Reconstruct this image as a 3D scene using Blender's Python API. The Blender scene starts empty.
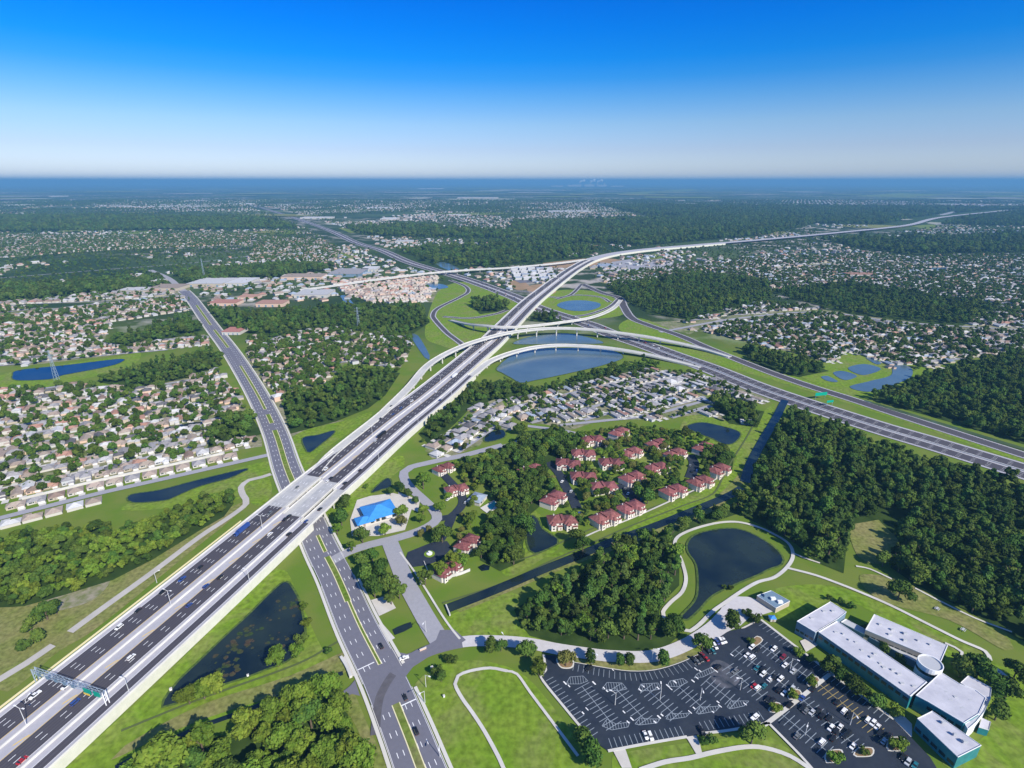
import bpy, bmesh, math, random
import numpy as np
from mathutils import Vector, Matrix
from mathutils.geometry import tessellate_polygon

# ------------------------------------------------------------------ camera, sky, sun, exposure
SC = bpy.context.scene
COL = SC.collection
HC, FP, HOR = 270.0, 545.0, 181.0          # camera height (m), focal length in pixels, horizon row
PITCH = math.atan((384-HOR)/FP)
cam_d = bpy.data.cameras.new('camera'); cam = bpy.data.objects.new('camera', cam_d); COL.objects.link(cam)
cam.location = (0, 0, HC); cam.rotation_euler = (math.pi/2-PITCH, 0, 0)
cam_d.sensor_width = 36; cam_d.lens = FP/1024*36; cam_d.clip_start = 1; cam_d.clip_end = 400000
SC.camera = cam
SUN_EL, SUN_DIR = math.radians(37), math.radians(42)   # sun stands to the right and behind the camera
sx, sy = math.sin(SUN_DIR), -math.cos(SUN_DIR)
w = bpy.data.worlds.new('World'); SC.world = w; w.use_nodes = True
wn, wl = w.node_tree.nodes, w.node_tree.links
bg = wn['Background']; bg.inputs['Strength'].default_value = 0.105
sky = wn.new('ShaderNodeTexSky'); sky.sky_type = 'NISHITA'; sky.sun_disc = False
sky.sun_elevation = SUN_EL; sky.sun_rotation = math.atan2(sx, sy)
sky.altitude = 100; sky.air_density = 1.0; sky.dust_density = 0.4; sky.ozone_density = 2.5
tc = wn.new('ShaderNodeTexCoord'); sp = wn.new('ShaderNodeSeparateXYZ'); wl.new(tc.outputs['Generated'], sp.inputs[0])
rp = wn.new('ShaderNodeValToRGB'); wl.new(sp.outputs['Z'], rp.inputs[0])
SKYR = [(0.002, (0.983, 1.043, 1.371)), (0.018, (0.795, 0.865, 1.199)), (0.049, (0.645, 0.701, 1.011)), (0.087, (0.527, 0.687, 0.959)), (0.124, (0.28, 0.603, 0.986)), (0.152, (0.1, 0.524, 1.026)), (0.179, (0.021, 0.483, 1.087)), (0.218, (0.004, 0.438, 1.148)), (0.254, (0.002, 0.398, 1.162)), (0.5, (0.3, 0.6, 1.1)), (1.0, (0.7, 0.9, 1.2))]
el = rp.color_ramp.elements
el[0].position = 0; el[0].color = (*SKYR[0][1], 1); el[1].position = 1; el[1].color = (*SKYR[-1][1], 1)
for p_, c_ in SKYR[1:-1]:
    e_ = el.new(p_); e_.color = (*c_, 1)
mx = wn.new('ShaderNodeMix'); mx.data_type = 'RGBA'; mx.blend_type = 'MULTIPLY'; mx.inputs['Factor'].default_value = 1
wl.new(sky.outputs[0], mx.inputs[6]); wl.new(rp.outputs[0], mx.inputs[7]); wl.new(mx.outputs[2], bg.inputs['Color'])
sun_d = bpy.data.lights.new('sun', 'SUN'); sun = bpy.data.objects.new('sun', sun_d); COL.objects.link(sun)
sun_d.energy = 4.8; sun_d.angle = math.radians(0.5); sun_d.color = (1.0, .93, .80)
sdir = Vector((sx*math.cos(SUN_EL), sy*math.cos(SUN_EL), math.sin(SUN_EL)))
sun.rotation_euler = sdir.to_track_quat('Z', 'Y').to_euler(); sun.location = (0, -50, 400)
vs = SC.view_settings; vs.view_transform = 'Standard'; vs.look = 'None'; vs.gamma = 1; vs.exposure = 0.42
vs.use_curve_mapping = False
SC.cycles.max_bounces = 5; SC.cycles.diffuse_bounces = 2; SC.cycles.glossy_bounces = 2
SC.cycles.transmission_bounces = 1; SC.cycles.volume_bounces = 2; SC.cycles.transparent_max_bounces = 6

# ------------------------------------------------------------------ helpers
rng = random.Random(7)
NR = np.random.default_rng(7)
cp_, sp_ = math.cos(PITCH), math.sin(PITCH)
def P(u, v, z=0.0):
    """where the sight line of a map reading (u,v) of the survey photo meets height z"""
    dx = (u-512)/FP; dy = -(v-384)/FP
    t = (HC-z)/(sp_-dy*cp_)
    return (dx*t, (cp_+dy*sp_)*t)
def proj(x, y, z=0.0):
    zc = y*cp_+(HC-z)*sp_
    yc = y*sp_-(HC-z)*cp_
    return 512+FP*x/zc, 384-FP*yc/zc
def W(pts, z=0.0): return [P(p[0], p[1], z) for p in pts]
def mpp(v): return (HC/(sp_+(v-384)/FP*cp_))/FP     # metres per pixel across, at row v

def tag(o, label=None, cat=None, group=None, kind=None):
    if label: o['label'] = label
    if cat: o['category'] = cat
    if group: o['group'] = group
    if kind: o['kind'] = kind
    return o
def thing(name, label, cat, loc=(0, 0, 0), rz=0.0, group=None):
    o = bpy.data.objects.new(name, None); o.empty_display_size = .5; COL.objects.link(o)
    o.location = loc; o.rotation_euler = (0, 0, rz); return tag(o, label, cat, group)
class MB:
    """collects shapes into one mesh"""
    def __init__(s): s.v = []; s.f = []; s.m = []
    def add(s, vs, fs, mi=0):
        b = len(s.v); s.v += [tuple(v) for v in vs]; s.f += [tuple(i+b for i in f) for f in fs]; s.m += [mi]*len(fs); return s
    def box(s, x0, x1, y0, y1, z0, z1, mi=0):
        return s.add([(x0,y0,z0),(x1,y0,z0),(x1,y1,z0),(x0,y1,z0),(x0,y0,z1),(x1,y0,z1),(x1,y1,z1),(x0,y1,z1)],
              [(3,2,1,0),(4,5,6,7),(0,1,5,4),(1,2,6,5),(2,3,7,6),(3,0,4,7)], mi)
    def obox(s, cx, cy, a, l, w_, z0, z1, mi=0):
        c, n = math.cos(a), math.sin(a); q = []
        for z in (z0, z1):
            for dx, dy in ((-l/2,-w_/2),(l/2,-w_/2),(l/2,w_/2),(-l/2,w_/2)): q.append((cx+dx*c-dy*n, cy+dx*n+dy*c, z))
        return s.add(q, [(3,2,1,0),(4,5,6,7),(0,1,5,4),(1,2,6,5),(2,3,7,6),(3,0,4,7)], mi)
    def prism(s, poly, z0, z1, mi=0, cap=True, bottom=False):
        poly = ccw(poly); n = len(poly)
        s.add([(x, y, z0) for x, y in poly]+[(x, y, z1) for x, y in poly], [(i, (i+1) % n, n+(i+1) % n, n+i) for i in range(n)], mi)
        if cap: s.sheet(poly, z1, mi)
        if bottom: s.sheet(poly, z0, mi)
        return s
    def sheet(s, poly, z, mi=0):
        poly = ccw(poly)
        t = tessellate_polygon([[Vector((x, y, 0)) for x, y in poly]])
        return s.add([(x, y, z) for x, y in poly], [tri if tri_up(poly, tri) else tri[::-1] for tri in t], mi)
    def cyl(s, x, y, z0, z1, r0, r1=None, n=8, mi=0):
        r1 = r0 if r1 is None else r1
        v = [(x+r0*math.cos(2*math.pi*i/n), y+r0*math.sin(2*math.pi*i/n), z0) for i in range(n)]
        v += [(x+r1*math.cos(2*math.pi*i/n), y+r1*math.sin(2*math.pi*i/n), z1) for i in range(n)]
        return s.add(v, [(i, (i+1) % n, n+(i+1) % n, n+i) for i in range(n)]+[tuple(range(n, 2*n)), tuple(range(n))[::-1]], mi)
    def bar(s, a, b, r, n=5, mi=0):
        a, b = Vector(a), Vector(b); d = (b-a).normalized(); u = d.orthogonal().normalized(); t = d.cross(u); v = []
        for p in (a, b):
            for i in range(n): v.append(p+u*(r*math.cos(2*math.pi*i/n))+t*(r*math.sin(2*math.pi*i/n)))
        return s.add(v, [(i, (i+1) % n, n+(i+1) % n, n+i) for i in range(n)]+[tuple(range(n, 2*n)), tuple(range(n))[::-1]], mi)
    def ribbon(s, pts, a, b, z=0.0, mi=0):
        """strip from lateral offset a to b (metres, + to the right of travel); pts (x,y[,z])"""
        nr = normals(pts); v = []
        for p, n in zip(pts, nr):
            zz = (p[2] if len(p) > 2 else 0)+z
            v += [(p[0]+n[0]*a, p[1]+n[1]*a, zz), (p[0]+n[0]*b, p[1]+n[1]*b, zz)]
        return s.add(v, [(2*i, 2*i+1, 2*i+3, 2*i+2) for i in range(len(pts)-1)], mi)
    def sweep(s, pts, prof, mi=0):
        """closed section prof [(offset, dz)] swept along pts"""
        nr = normals(pts); k = len(prof); v = []
        for p, n in zip(pts, nr):
            zz = p[2] if len(p) > 2 else 0
            for o, dz in prof: v.append((p[0]+n[0]*o, p[1]+n[1]*o, (zz+dz)))
        f = [(i*k+j, i*k+(j+1) % k, (i+1)*k+(j+1) % k, (i+1)*k+j) for i in range(len(pts)-1) for j in range(k)]
        f += [tuple(range(k))[::-1], tuple(range((len(pts)-1)*k, len(pts)*k))]
        return s.add(v, f, mi)
    def build(s, name, mats, parent=None, kind=None, smooth=False):
        me = bpy.data.meshes.new(name); me.from_pydata(s.v, [], s.f); 
        for m_ in (mats if isinstance(mats, (list, tuple)) else [mats]): me.materials.append(m_)
        if any(s.m): me.polygons.foreach_set('material_index', s.m)
        if smooth: me.polygons.foreach_set('use_smooth', [True]*len(s.f))
        bm = bmesh.new(); bm.from_mesh(me); bmesh.ops.recalc_face_normals(bm, faces=bm.faces) if len(s.f) < 3000 and kind is None else None; bm.to_mesh(me); bm.free()
        o = bpy.data.objects.new(name, me); COL.objects.link(o)
        if parent: o.parent = parent
        if kind: o['kind'] = kind
        return o
def ccw(p):
    a = sum(p[i][0]*p[(i+1) % len(p)][1]-p[(i+1) % len(p)][0]*p[i][1] for i in range(len(p)))
    return list(p) if a > 0 else list(p)[::-1]
def tri_up(p, t):
    a, b, c = p[t[0]], p[t[1]], p[t[2]]
    return (b[0]-a[0])*(c[1]-a[1])-(b[1]-a[1])*(c[0]-a[0]) > 0
def normals(pts):
    out = []
    for i in range(len(pts)):
        a = pts[max(i-1, 0)]; b = pts[min(i+1, len(pts)-1)]
        dx, dy = b[0]-a[0], b[1]-a[1]; L = math.hypot(dx, dy) or 1
        out.append((dy/L, -dx/L))
    return out
def smooth(pts, step=6.0, closed=False):
    """Catmull-Rom through the points, resampled at about `step` metres"""
    pts = [np.array(p, float) for p in pts]; n = len(pts); out = []
    rngi = range(n) if closed else range(n-1)
    for i in rngi:
        p1, p2 = pts[i], pts[(i+1) % n]
        p0 = pts[i-1] if (closed or i > 0) else 2*p1-p2
        p3 = pts[(i+2) % n] if (closed or i+2 < n) else 2*p2-p1
        k = max(1, int(np.linalg.norm(p2-p1)/step))
        for j in range(k):
            t = j/k
            out.append(.5*((2*p1)+(-p0+p2)*t+(2*p0-5*p1+4*p2-p3)*t*t+(-p0+3*p1-3*p2+p3)*t**3))
    if not closed: out.append(pts[-1])
    return [tuple(o) for o in out]
def arclen(pts):
    s = [0]
    for a, b in zip(pts, pts[1:]): s.append(s[-1]+math.hypot(b[0]-a[0], b[1]-a[1]))
    return s
def at_s(pts, S, s):
    s = min(max(s, 0), S[-1]); i = int(np.searchsorted(S, s, 'right'))-1; i = min(max(i, 0), len(pts)-2)
    t = (s-S[i])/(S[i+1]-S[i] or 1); a, b = pts[i], pts[i+1]
    q = tuple(a[k]+(b[k]-a[k])*t for k in range(len(a)))
    dx, dy = b[0]-a[0], b[1]-a[1]; L = math.hypot(dx, dy) or 1
    return q, (dx/L, dy/L)
def cut(pts, S, s0, s1, step=6):
    n = max(2, int((s1-s0)/step)+1); return [at_s(pts, S, s0+(s1-s0)*i/(n-1))[0] for i in range(n)]
def nearest_s(pts, S, q):
    i = min(range(len(pts)), key=lambda i: (pts[i][0]-q[0])**2+(pts[i][1]-q[1])**2); return S[i]
def offp(pts, S, s, o):
    q, d = at_s(pts, S, s); return (q[0]+d[1]*o, q[1]-d[0]*o)
ORD = ['first','second','third','fourth','fifth','sixth','seventh','eighth','ninth','tenth','eleventh','twelfth','thirteenth','fourteenth','fifteenth','sixteenth','seventeenth','eighteenth','nineteenth','twentieth']
def ordn(i):
    if i < 20: return ORD[i]
    t = {20: 'twenty', 30: 'thirty', 40: 'forty', 50: 'fifty', 60: 'sixty', 70: 'seventy'}[min((i+1)//10*10, 70)]
    return t+'-'+ORD[i % 10] if (i+1) % 10 else t.replace('y', 'ieth')
def copy_tree(o, parent=None):
    c = o.copy(); COL.objects.link(c); c.parent = parent
    for ch in list(KIDS.get(o.name, ())): copy_tree(ch, c)
    return c
KIDS = {}
def kids(o):
    KIDS[o.name] = list(o.children)
    for c in o.children: kids(c)

# ------------------------------------------------------------------ materials
MATS = {}
def mat(name, col, rough=.85, col2=None, scale=.05, amt=1.0, spec=.2, metal=0, obj_rand=0.0, detail=4, fine=0.0, col3=None):
    if name in MATS: return MATS[name]
    m = bpy.data.materials.new(name); m.use_nodes = True; N, L = m.node_tree.nodes, m.node_tree.links
    b = N['Principled BSDF']; b.inputs['Roughness'].default_value = rough; b.inputs['Specular IOR Level'].default_value = spec; b.inputs['Metallic'].default_value = metal
    out = None
    if col2 is not None:
        g = N.new('ShaderNodeNewGeometry'); n = N.new('ShaderNodeTexNoise'); n.inputs['Scale'].default_value = scale; n.inputs['Detail'].default_value = detail
        L.new(g.outputs['Position'], n.inputs['Vector'])
        r = N.new('ShaderNodeMapRange'); r.inputs[1].default_value = .5-.18/amt; r.inputs[2].default_value = .5+.18/amt; L.new(n.outputs['Fac'], r.inputs[0])
        x = N.new('ShaderNodeMix'); x.data_type = 'RGBA'; x.inputs[6].default_value = (*col, 1); x.inputs[7].default_value = (*col2, 1)
        L.new(r.outputs[0], x.inputs[0]); out = x.outputs[2]
        if col3:
            n5 = N.new('ShaderNodeTexNoise'); n5.inputs['Scale'].default_value = scale*.55; n5.inputs['Detail'].default_value = 7; n5.inputs['Roughness'].default_value = .65; n5.inputs['Distortion'].default_value = 1.2
            L.new(g.outputs['Position'], n5.inputs['Vector']); r5 = N.new('ShaderNodeMapRange'); r5.inputs[1].default_value = .47; r5.inputs[2].default_value = .68; r5.inputs[4].default_value = .8; L.new(n5.outputs['Fac'], r5.inputs[0])
            x5 = N.new('ShaderNodeMix'); x5.data_type = 'RGBA'; L.new(out, x5.inputs[6]); x5.inputs[7].default_value = (*col3, 1); L.new(r5.outputs[0], x5.inputs[0]); out = x5.outputs[2]
    if obj_rand or fine:
        h = N.new('ShaderNodeHueSaturation')
        if out: L.new(out, h.inputs['Color'])
        else: h.inputs['Color'].default_value = (*col, 1)
        if obj_rand:
            oi = N.new('ShaderNodeObjectInfo'); mr = N.new('ShaderNodeMapRange'); mr.inputs[3].default_value = 1-obj_rand; mr.inputs[4].default_value = 1+obj_rand
            L.new(oi.outputs['Random'], mr.inputs[0]); L.new(mr.outputs[0], h.inputs['Value'])
            m2 = N.new('ShaderNodeMath'); m2.operation = 'MULTIPLY'; m2.inputs[1].default_value = 7.31; m3 = N.new('ShaderNodeMath'); m3.operation = 'FRACT'
            m4 = N.new('ShaderNodeMapRange'); m4.inputs[3].default_value = .5-.035*obj_rand*2; m4.inputs[4].default_value = .5+.02*obj_rand*2
            L.new(oi.outputs['Random'], m2.inputs[0]); L.new(m2.outputs[0], m3.inputs[0]); L.new(m3.outputs[0], m4.inputs[0]); L.new(m4.outputs[0], h.inputs['Hue'])
        if fine:
            g2 = N.new('ShaderNodeNewGeometry'); n2 = N.new('ShaderNodeTexNoise'); n2.inputs['Scale'].default_value = fine; n2.inputs['Detail'].default_value = 3
            L.new(g2.outputs['Position'], n2.inputs['Vector']); r2 = N.new('ShaderNodeMapRange'); r2.inputs[1].default_value = .3; r2.inputs[2].default_value = .7
            k_ = .05 if ('asphalt' in name or 'concrete' in name or 'paving' in name or 'membrane' in name) else .28; r2.inputs[3].default_value = 1-k_; r2.inputs[4].default_value = 1+k_; L.new(n2.outputs['Fac'], r2.inputs[0])
            if obj_rand:
                mm = N.new('ShaderNodeMath'); mm.operation = 'MULTIPLY'; L.new(mr.outputs[0], mm.inputs[0]); L.new(r2.outputs[0], mm.inputs[1]); L.new(mm.outputs[0], h.inputs['Value'])
            else: L.new(r2.outputs[0], h.inputs['Value'])
        out = h.outputs[0]
    if out: L.new(out, b.inputs['Base Color'])
    else: b.inputs['Base Color'].default_value = (*col, 1)
    m.diffuse_color = (*col, 1); MATS[name] = m; return m
M = dict(
 grass=mat('grass', (.120,.195,.022), .95, (.155,.205,.036), .03, 1.0, .05, fine=.35, col3=(.22,.20,.09)),
 lawn=mat('lawn', (.135,.235,.018), .95, (.170,.245,.028), .045, 1.0, .05, fine=.3, col3=(.20,.21,.07)),
 dry=mat('dry_grass', (.165,.200,.045), .95, (.225,.210,.085), .05, 1.2, .05, fine=.4),
 yard=mat('yard', (.12,.16,.045), .95, (.27,.25,.17), .045, 1.3, .05, fine=.2),
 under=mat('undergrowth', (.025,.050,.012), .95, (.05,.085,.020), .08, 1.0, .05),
 asphalt=mat('asphalt', (.076,.070,.084), .9, (.086,.080,.092), .01, 1.0, .15, fine=.5),
 avenue=mat('avenue_asphalt', (.150,.150,.185), .9, (.165,.163,.195), .01, 1.0, .15, fine=.4),
 lot=mat('sealed_asphalt', (.018,.026,.043), .8, (.031,.039,.055), .10, 1.0, .25, fine=.4),
 worn=mat('worn_asphalt', (.13,.13,.15), .9, (.03,.04,.055), .22, .8, .15),
 street=mat('street_concrete', (.31,.31,.34), .9, (.34,.335,.36), .02, 1.0, .1, fine=.4),
 shoulder=mat('shoulder_concrete', (.40,.39,.42), .9, (.43,.42,.45), .02, 1.0, .1, fine=.4),
 concrete=mat('concrete', (.52,.51,.48), .85, (.64,.62,.58), .12, 1.0, .1),
 deck=mat('deck_concrete', (.44,.44,.42), .85, (.54,.53,.50), .03, 1.0, .1, fine=.3),
 path=mat('path_concrete', (.52,.50,.46), .9, (.62,.60,.55), .08, 1.0, .1),
 gravel=mat('gravel', (.50,.47,.43), .95, (.42,.40,.37), .1, 1.0, .05),
 dirt=mat('bare_soil', (.36,.24,.15), .95, (.28,.20,.12), .03, 1.0, .05),
 white=mat('road_paint', (.80,.80,.80), .7), yellow=mat('yellow_paint', (.75,.50,.08), .7),
 faint=mat('worn_paint', (.27,.31,.35), .7), yfaint=mat('worn_yellow_paint', (.35,.27,.10), .7),
 kerb=mat('kerb_concrete', (.60,.58,.52), .85), ykerb=mat('cream_kerb', (.72,.66,.42), .85),
 water=mat('water', (.006,.013,.020), .07, (.022,.034,.028), .035, 1.3, .5),
 lakew=mat('lake_water', (.07,.12,.16), .2, (.11,.17,.20), .015, 1.0, .5),
 weed=mat('pond_weed', (.035,.065,.02), .9, (.07,.05,.035), .12, 1.2, .05, fine=.8),
 metal=mat('galvanised_steel', (.38,.46,.54), .45, metal=.3), pole=mat('pole_paint', (.62,.62,.62), .5),
 green_sign=mat('green_sign', (.0,.32,.22), .5), sign_white=mat('sign_lettering', (.85,.85,.85), .6),
 glass=mat('dark_glass', (.015,.03,.04), .12, spec=.6), car_glass=mat('car_glass', (.02,.025,.03), .1, spec=.6),
 tyre=mat('tyre_rubber', (.02,.02,.02), .9), lampg=mat('headlight_lens', (.8,.8,.75), .2), tail=mat('tail_lens', (.4,.02,.02), .3),
 bark=mat('bark', (.10,.075,.055), .95, (.16,.13,.10), .8, 1, .05),
 wall=mat('white_stucco', (.52,.50,.46), .9), cream=mat('cream_stucco', (.46,.405,.32), .9), peach=mat('peach_stucco', (.62,.45,.35), .9), greyw=mat('grey_siding', (.48,.49,.50), .9),
 teal=mat('teal_panel', (.02,.17,.21), .35, (.03,.24,.28), .3, 1, .4), bluegrey=mat('blue_grey_wall', (.16,.24,.32), .7), membrane=mat('roof_membrane', (.44,.44,.49), .85, (.56,.555,.60), .13, .9, .1, fine=.4),
 trim=mat('white_trim', (.80,.80,.80), .7), hvac=mat('roof_unit_metal', (.45,.46,.48), .5), door=mat('door_paint', (.30,.24,.20), .6), garage=mat('garage_door_paint', (.74,.72,.68), .7),
 bluemetal=mat('blue_metal_roof', (.045,.24,.62), .5, (.055,.28,.68), .3, 1, .3), maroon=mat('maroon_tile', (.17,.062,.060), .8, (.26,.105,.098), .5, 1.2, .1, fine=1.5, obj_rand=.14), pool=mat('pool_water', (.02,.42,.45), .1, spec=.5),
 steam=mat('steam', (.85,.86,.9), .95), redroof=mat('red_roof', (.52,.03,.03), .6),
)
ROOFC = dict(sand=((.46,.38,.31),(.52,.44,.37)), tan=((.29,.235,.195),(.35,.29,.245)), grey=((.26,.25,.26),(.33,.32,.33)), brown=((.22,.16,.13),(.28,.21,.17)), terracotta=((.35,.20,.15),(.42,.25,.19)), white=((.44,.44,.45),(.53,.53,.53)), blue_grey=((.26,.31,.40),(.33,.38,.46)), charcoal=((.10,.10,.115),(.15,.145,.15)), red=((.34,.15,.12),(.40,.20,.16)))
for k, (a, b) in ROOFC.items(): M['roof_'+k] = mat(k+'_shingle', a, .9, b, .6, 1.2, .1, obj_rand=.16)
FOL = [mat('oak_leaf', (.042,.090,.016), .9, (.085,.142,.024), .35, 1.0, .08, obj_rand=.42), mat('bright_leaf', (.082,.150,.016), .9, (.145,.210,.028), .35, 1.0, .08, obj_rand=.35),
       mat('pine_leaf', (.042,.088,.020), .9, (.080,.135,.028), .35, 1.0, .08, obj_rand=.42), mat('yellow_green_leaf', (.120,.130,.030), .9, (.155,.160,.045), .35, 1.0, .08, obj_rand=.2)]
# water ripples
for k_ in ('water', 'lakew'):
    m = M[k_]; N, L = m.node_tree.nodes, m.node_tree.links; g = N.new('ShaderNodeNewGeometry'); n = N.new('ShaderNodeTexNoise'); n.inputs['Scale'].default_value = .8
    bp = N.new('ShaderNodeBump'); bp.inputs['Strength'].default_value = .08; bp.inputs['Distance'].default_value = .3
    L.new(g.outputs['Position'], n.inputs['Vector']); L.new(n.outputs['Fac'], bp.inputs['Height']); L.new(bp.outputs[0], N['Principled BSDF'].inputs['Normal'])

# ------------------------------------------------------------------ occupancy raster
CS = 4.0; OX, OY, NX, NY = -7000, 0, 3500, 2250
OCC = np.zeros((NX, NY), np.uint8)
def in_poly(xs, ys, poly):
    r = np.zeros(xs.shape, bool); n = len(poly); j = n-1
    for i in range(n):
        xi, yi = poly[i]; xj, yj = poly[j]
        c = ((yi > ys) != (yj > ys)) & (xs < (xj-xi)*(ys-yi)/((yj-yi) or 1e-9)+xi); r ^= c; j = i
    return r
def occ_poly(poly, val=1):
    a = np.array(poly); i0, j0 = np.floor((a.min(0)-[OX, OY])/CS).astype(int); i1, j1 = np.ceil((a.max(0)-[OX, OY])/CS).astype(int)
    i0, j0 = max(i0, 0), max(j0, 0); i1, j1 = min(i1, NX), min(j1, NY)
    if i1 <= i0 or j1 <= j0: return
    X, Y = np.meshgrid(OX+(np.arange(i0, i1)+.5)*CS, OY+(np.arange(j0, j1)+.5)*CS, indexing='ij')
    OCC[i0:i1, j0:j1][in_poly(X, Y, poly)] = val
def occ_disc(x, y, r, val=1):
    k = int(r/CS)+1; i, j = int((x-OX)/CS), int((y-OY)/CS)
    for a in range(i-k, i+k+1):
        for b in range(j-k, j+k+1):
            if 0 <= a < NX and 0 <= b < NY and (OX+(a+.5)*CS-x)**2+(OY+(b+.5)*CS-y)**2 <= (r+1.5)**2: OCC[a, b] = val
def occ_line(pts, a, b, pad=2):
    nr = normals(pts); w_ = abs(b-a)/2+pad; m_ = (a+b)/2
    L = arclen(pts); n = int(L[-1]/max(w_*.7, 3))+2
    for i in range(n):
        q, d = at_s(pts, L, L[-1]*i/(n-1)); occ_disc(q[0]+d[1]*m_, q[1]-d[0]*m_, w_)
def free(x, y):
    i, j = int((x-OX)/CS), int((y-OY)/CS); return 0 <= i < NX and 0 <= j < NY and OCC[i, j] == 0
def in_view(x, y, mx_=60, my_=50, z=0):
    if y < 60: return False
    u, v = proj(x, y, z); return -mx_ < u < 1024+mx_ and v < 768+my_

# ------------------------------------------------------------------ ground
G = MB(); R_ = 200000.0
G.add([(-R_, -3000, -.55), (R_, -3000, -.55), (R_, R_, -.55), (-R_, R_, -.55)], [(0, 1, 2, 3)])
gm = bpy.data.materials.new('countryside'); gm.use_nodes = True; N, L = gm.node_tree.nodes, gm.node_tree.links
geo = N.new('ShaderNodeNewGeometry')
def nz(s, d=4):
    n = N.new('ShaderNodeTexNoise'); n.inputs['Scale'].default_value = s; n.inputs['Detail'].default_value = d; L.new(geo.outputs['Position'], n.inputs['Vector']); return n.outputs['Fac']
def mrange(x, a, b):
    r = N.new('ShaderNodeMapRange'); r.inputs[1].default_value = a; r.inputs[2].default_value = b; L.new(x, r.inputs[0]); return r.outputs[0]
def mixc(f, a, b):
    x = N.new('ShaderNodeMix'); x.data_type = 'RGBA'; L.new(f, x.inputs[0])
    for s_, c in ((6, a), (7, b)):
        if isinstance(c, tuple): x.inputs[s_].default_value = (*c, 1)
        else: L.new(c, x.inputs[s_])
    return x.outputs[2]
near = mixc(mrange(nz(.03), .4, .6), (.115,.190,.022), (.150,.195,.036))
wood = mixc(mrange(nz(.0016, 5), .42, .58), (.028,.055,.020), (.070,.110,.040))
town = mixc(mrange(nz(.013, 6), .50, .62), (.03,.055,.02), (.38,.35,.32))
farc = mixc(mrange(nz(.0009, 5), .49, .56), wood, town)
field = mixc(mrange(nz(.00045, 2), .62, .66), farc, (.16,.20,.08))
spl = N.new('ShaderNodeSeparateXYZ'); L.new(geo.outputs['Position'], spl.inputs[0])
fin = mixc(mrange(spl.outputs['Y'], 850, 1150), near, field)
L.new(fin, N['Principled BSDF'].inputs['Base Color']); N['Principled BSDF'].inputs['Roughness'].default_value = .95; N['Principled BSDF'].inputs['Specular IOR Level'].default_value = .05
G.build('ground', gm, kind='structure')

LZ = {'lawn': -.43, 'dry_grass': -.29, 'bare_soil': -.235, 'sandy_ground': -.24}
def sheet(name, px, m, z, closed=True, block=1, step=5, raw=False, sm=True):
    w_ = px if raw else W(px)
    if name in LZ: z = LZ[name]; LZ[name] += .004
    if sm: w_ = smooth(w_, step, True)
    o = MB().sheet(w_, z).build(name, m, kind='structure')
    if block: occ_poly(w_, block)
    return w_

# ------------------------------------------------------------------ expressway (z = 7 on an embankment with retaining walls)
Z7 = 7.0; K = (HC-7)/(250-7)
AX = [(-70,806),(0,748.5),(22.3,730),(130.8,640),(207.5,576),(288,508),(313.5,486),(341,463.5),(386,426),(432.8,390),(475,354.5),(490.4,341.6),(503,329),(528,304),(545,290),(560,278.5),(575,268),(590,260),(605,255.5),(622,252.3),(652,248.7),(702,244.5),(768,239),(843,232),(908,225),(943,217),(1010,210)]
ax = smooth([(*P(u, v, 7), 7.0) for u, v in AX], 8); SX = arclen(ax)
def sx_at(u, v): return nearest_s(ax, SX, P(u, v, 7))
s_A = sx_at(352, 453); s_B = sx_at(452, 372); s_end = SX[-1]
OFF = {k: v*K for k, v in dict(l0=-20.5, l1=-19.9, la=-17.1, lb=-4.8, m0=-.5, m1=.5, ca=6.8, cb=16.7, b0=19.0, b1=20.0, ra=23.7, rb=28.3, r1=31.0).items()}
s_br = dict(left=(sx_at(276+17, 501.6+10), sx_at(303.7+17, 472.8+10)), mid=(sx_at(288, 508)-6, sx_at(316, 484)+2), right=(sx_at(280, 515)-8, sx_at(308, 490)))
# bridge spans measured along the axis
LB = (sx_at(297, 501)-12, sx_at(297, 501)+38); MBR = (LB[0]-8, LB[1]-4); RB = (LB[0]-14, LB[1]-14)
road = MB(); sh = MB(); body = MB(); mark = MB(); ymark = MB(); wt = MB()
s_far = sx_at(590, 260)
def strip(mb, s0, s1, a, b, z, step=8): mb.ribbon(cut(ax, SX, s0, s1, step), a, b, z)
# shoulders run the full width, asphalt above them
strip(sh, 0, s_B, OFF['l0'], OFF['r1'], 0.0)
strip(sh, s_B, s_far, OFF['l0']*.93, OFF['b1'], 0.0)
strip(sh, s_far, s_end, OFF['l0'], OFF['b1'], 0.0, 25)
for a, b, (g0, g1), e in ((OFF['la'], OFF['lb'], LB, s_far), (OFF['ca'], OFF['cb'], MBR, s_far), (OFF['ra'], OFF['rb'], RB, s_B)):
    strip(road, 0, g0, a, b, .02); strip(road, g1, e, a, b, .02)
    n = int(round((b-a)/3.6)); 
    lw = (b-a)/n
    for i in range(1, n):
        s = 0
        while s < e:
            if not (g0-2 < s < g1): 
                strip(mark, s, s+3.4, a+lw*i-.17, a+lw*i+.17, .04, 4)
            s += 12.2
    for i in range(n):
        for q_ in (.27, .73):
            for z0_, z1_ in ((0, g0), (g1, e)): strip(wt, z0_, z1_, a+lw*(i+q_)-.35, a+lw*(i+q_)+.35, .03)
    strip(mark if a != OFF['ca'] else ymark, 0, e, a-.35, a-.1, .045); strip(ymark if a == OFF['la'] else mark, 0, e, b+.1, b+.35, .045)
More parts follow.
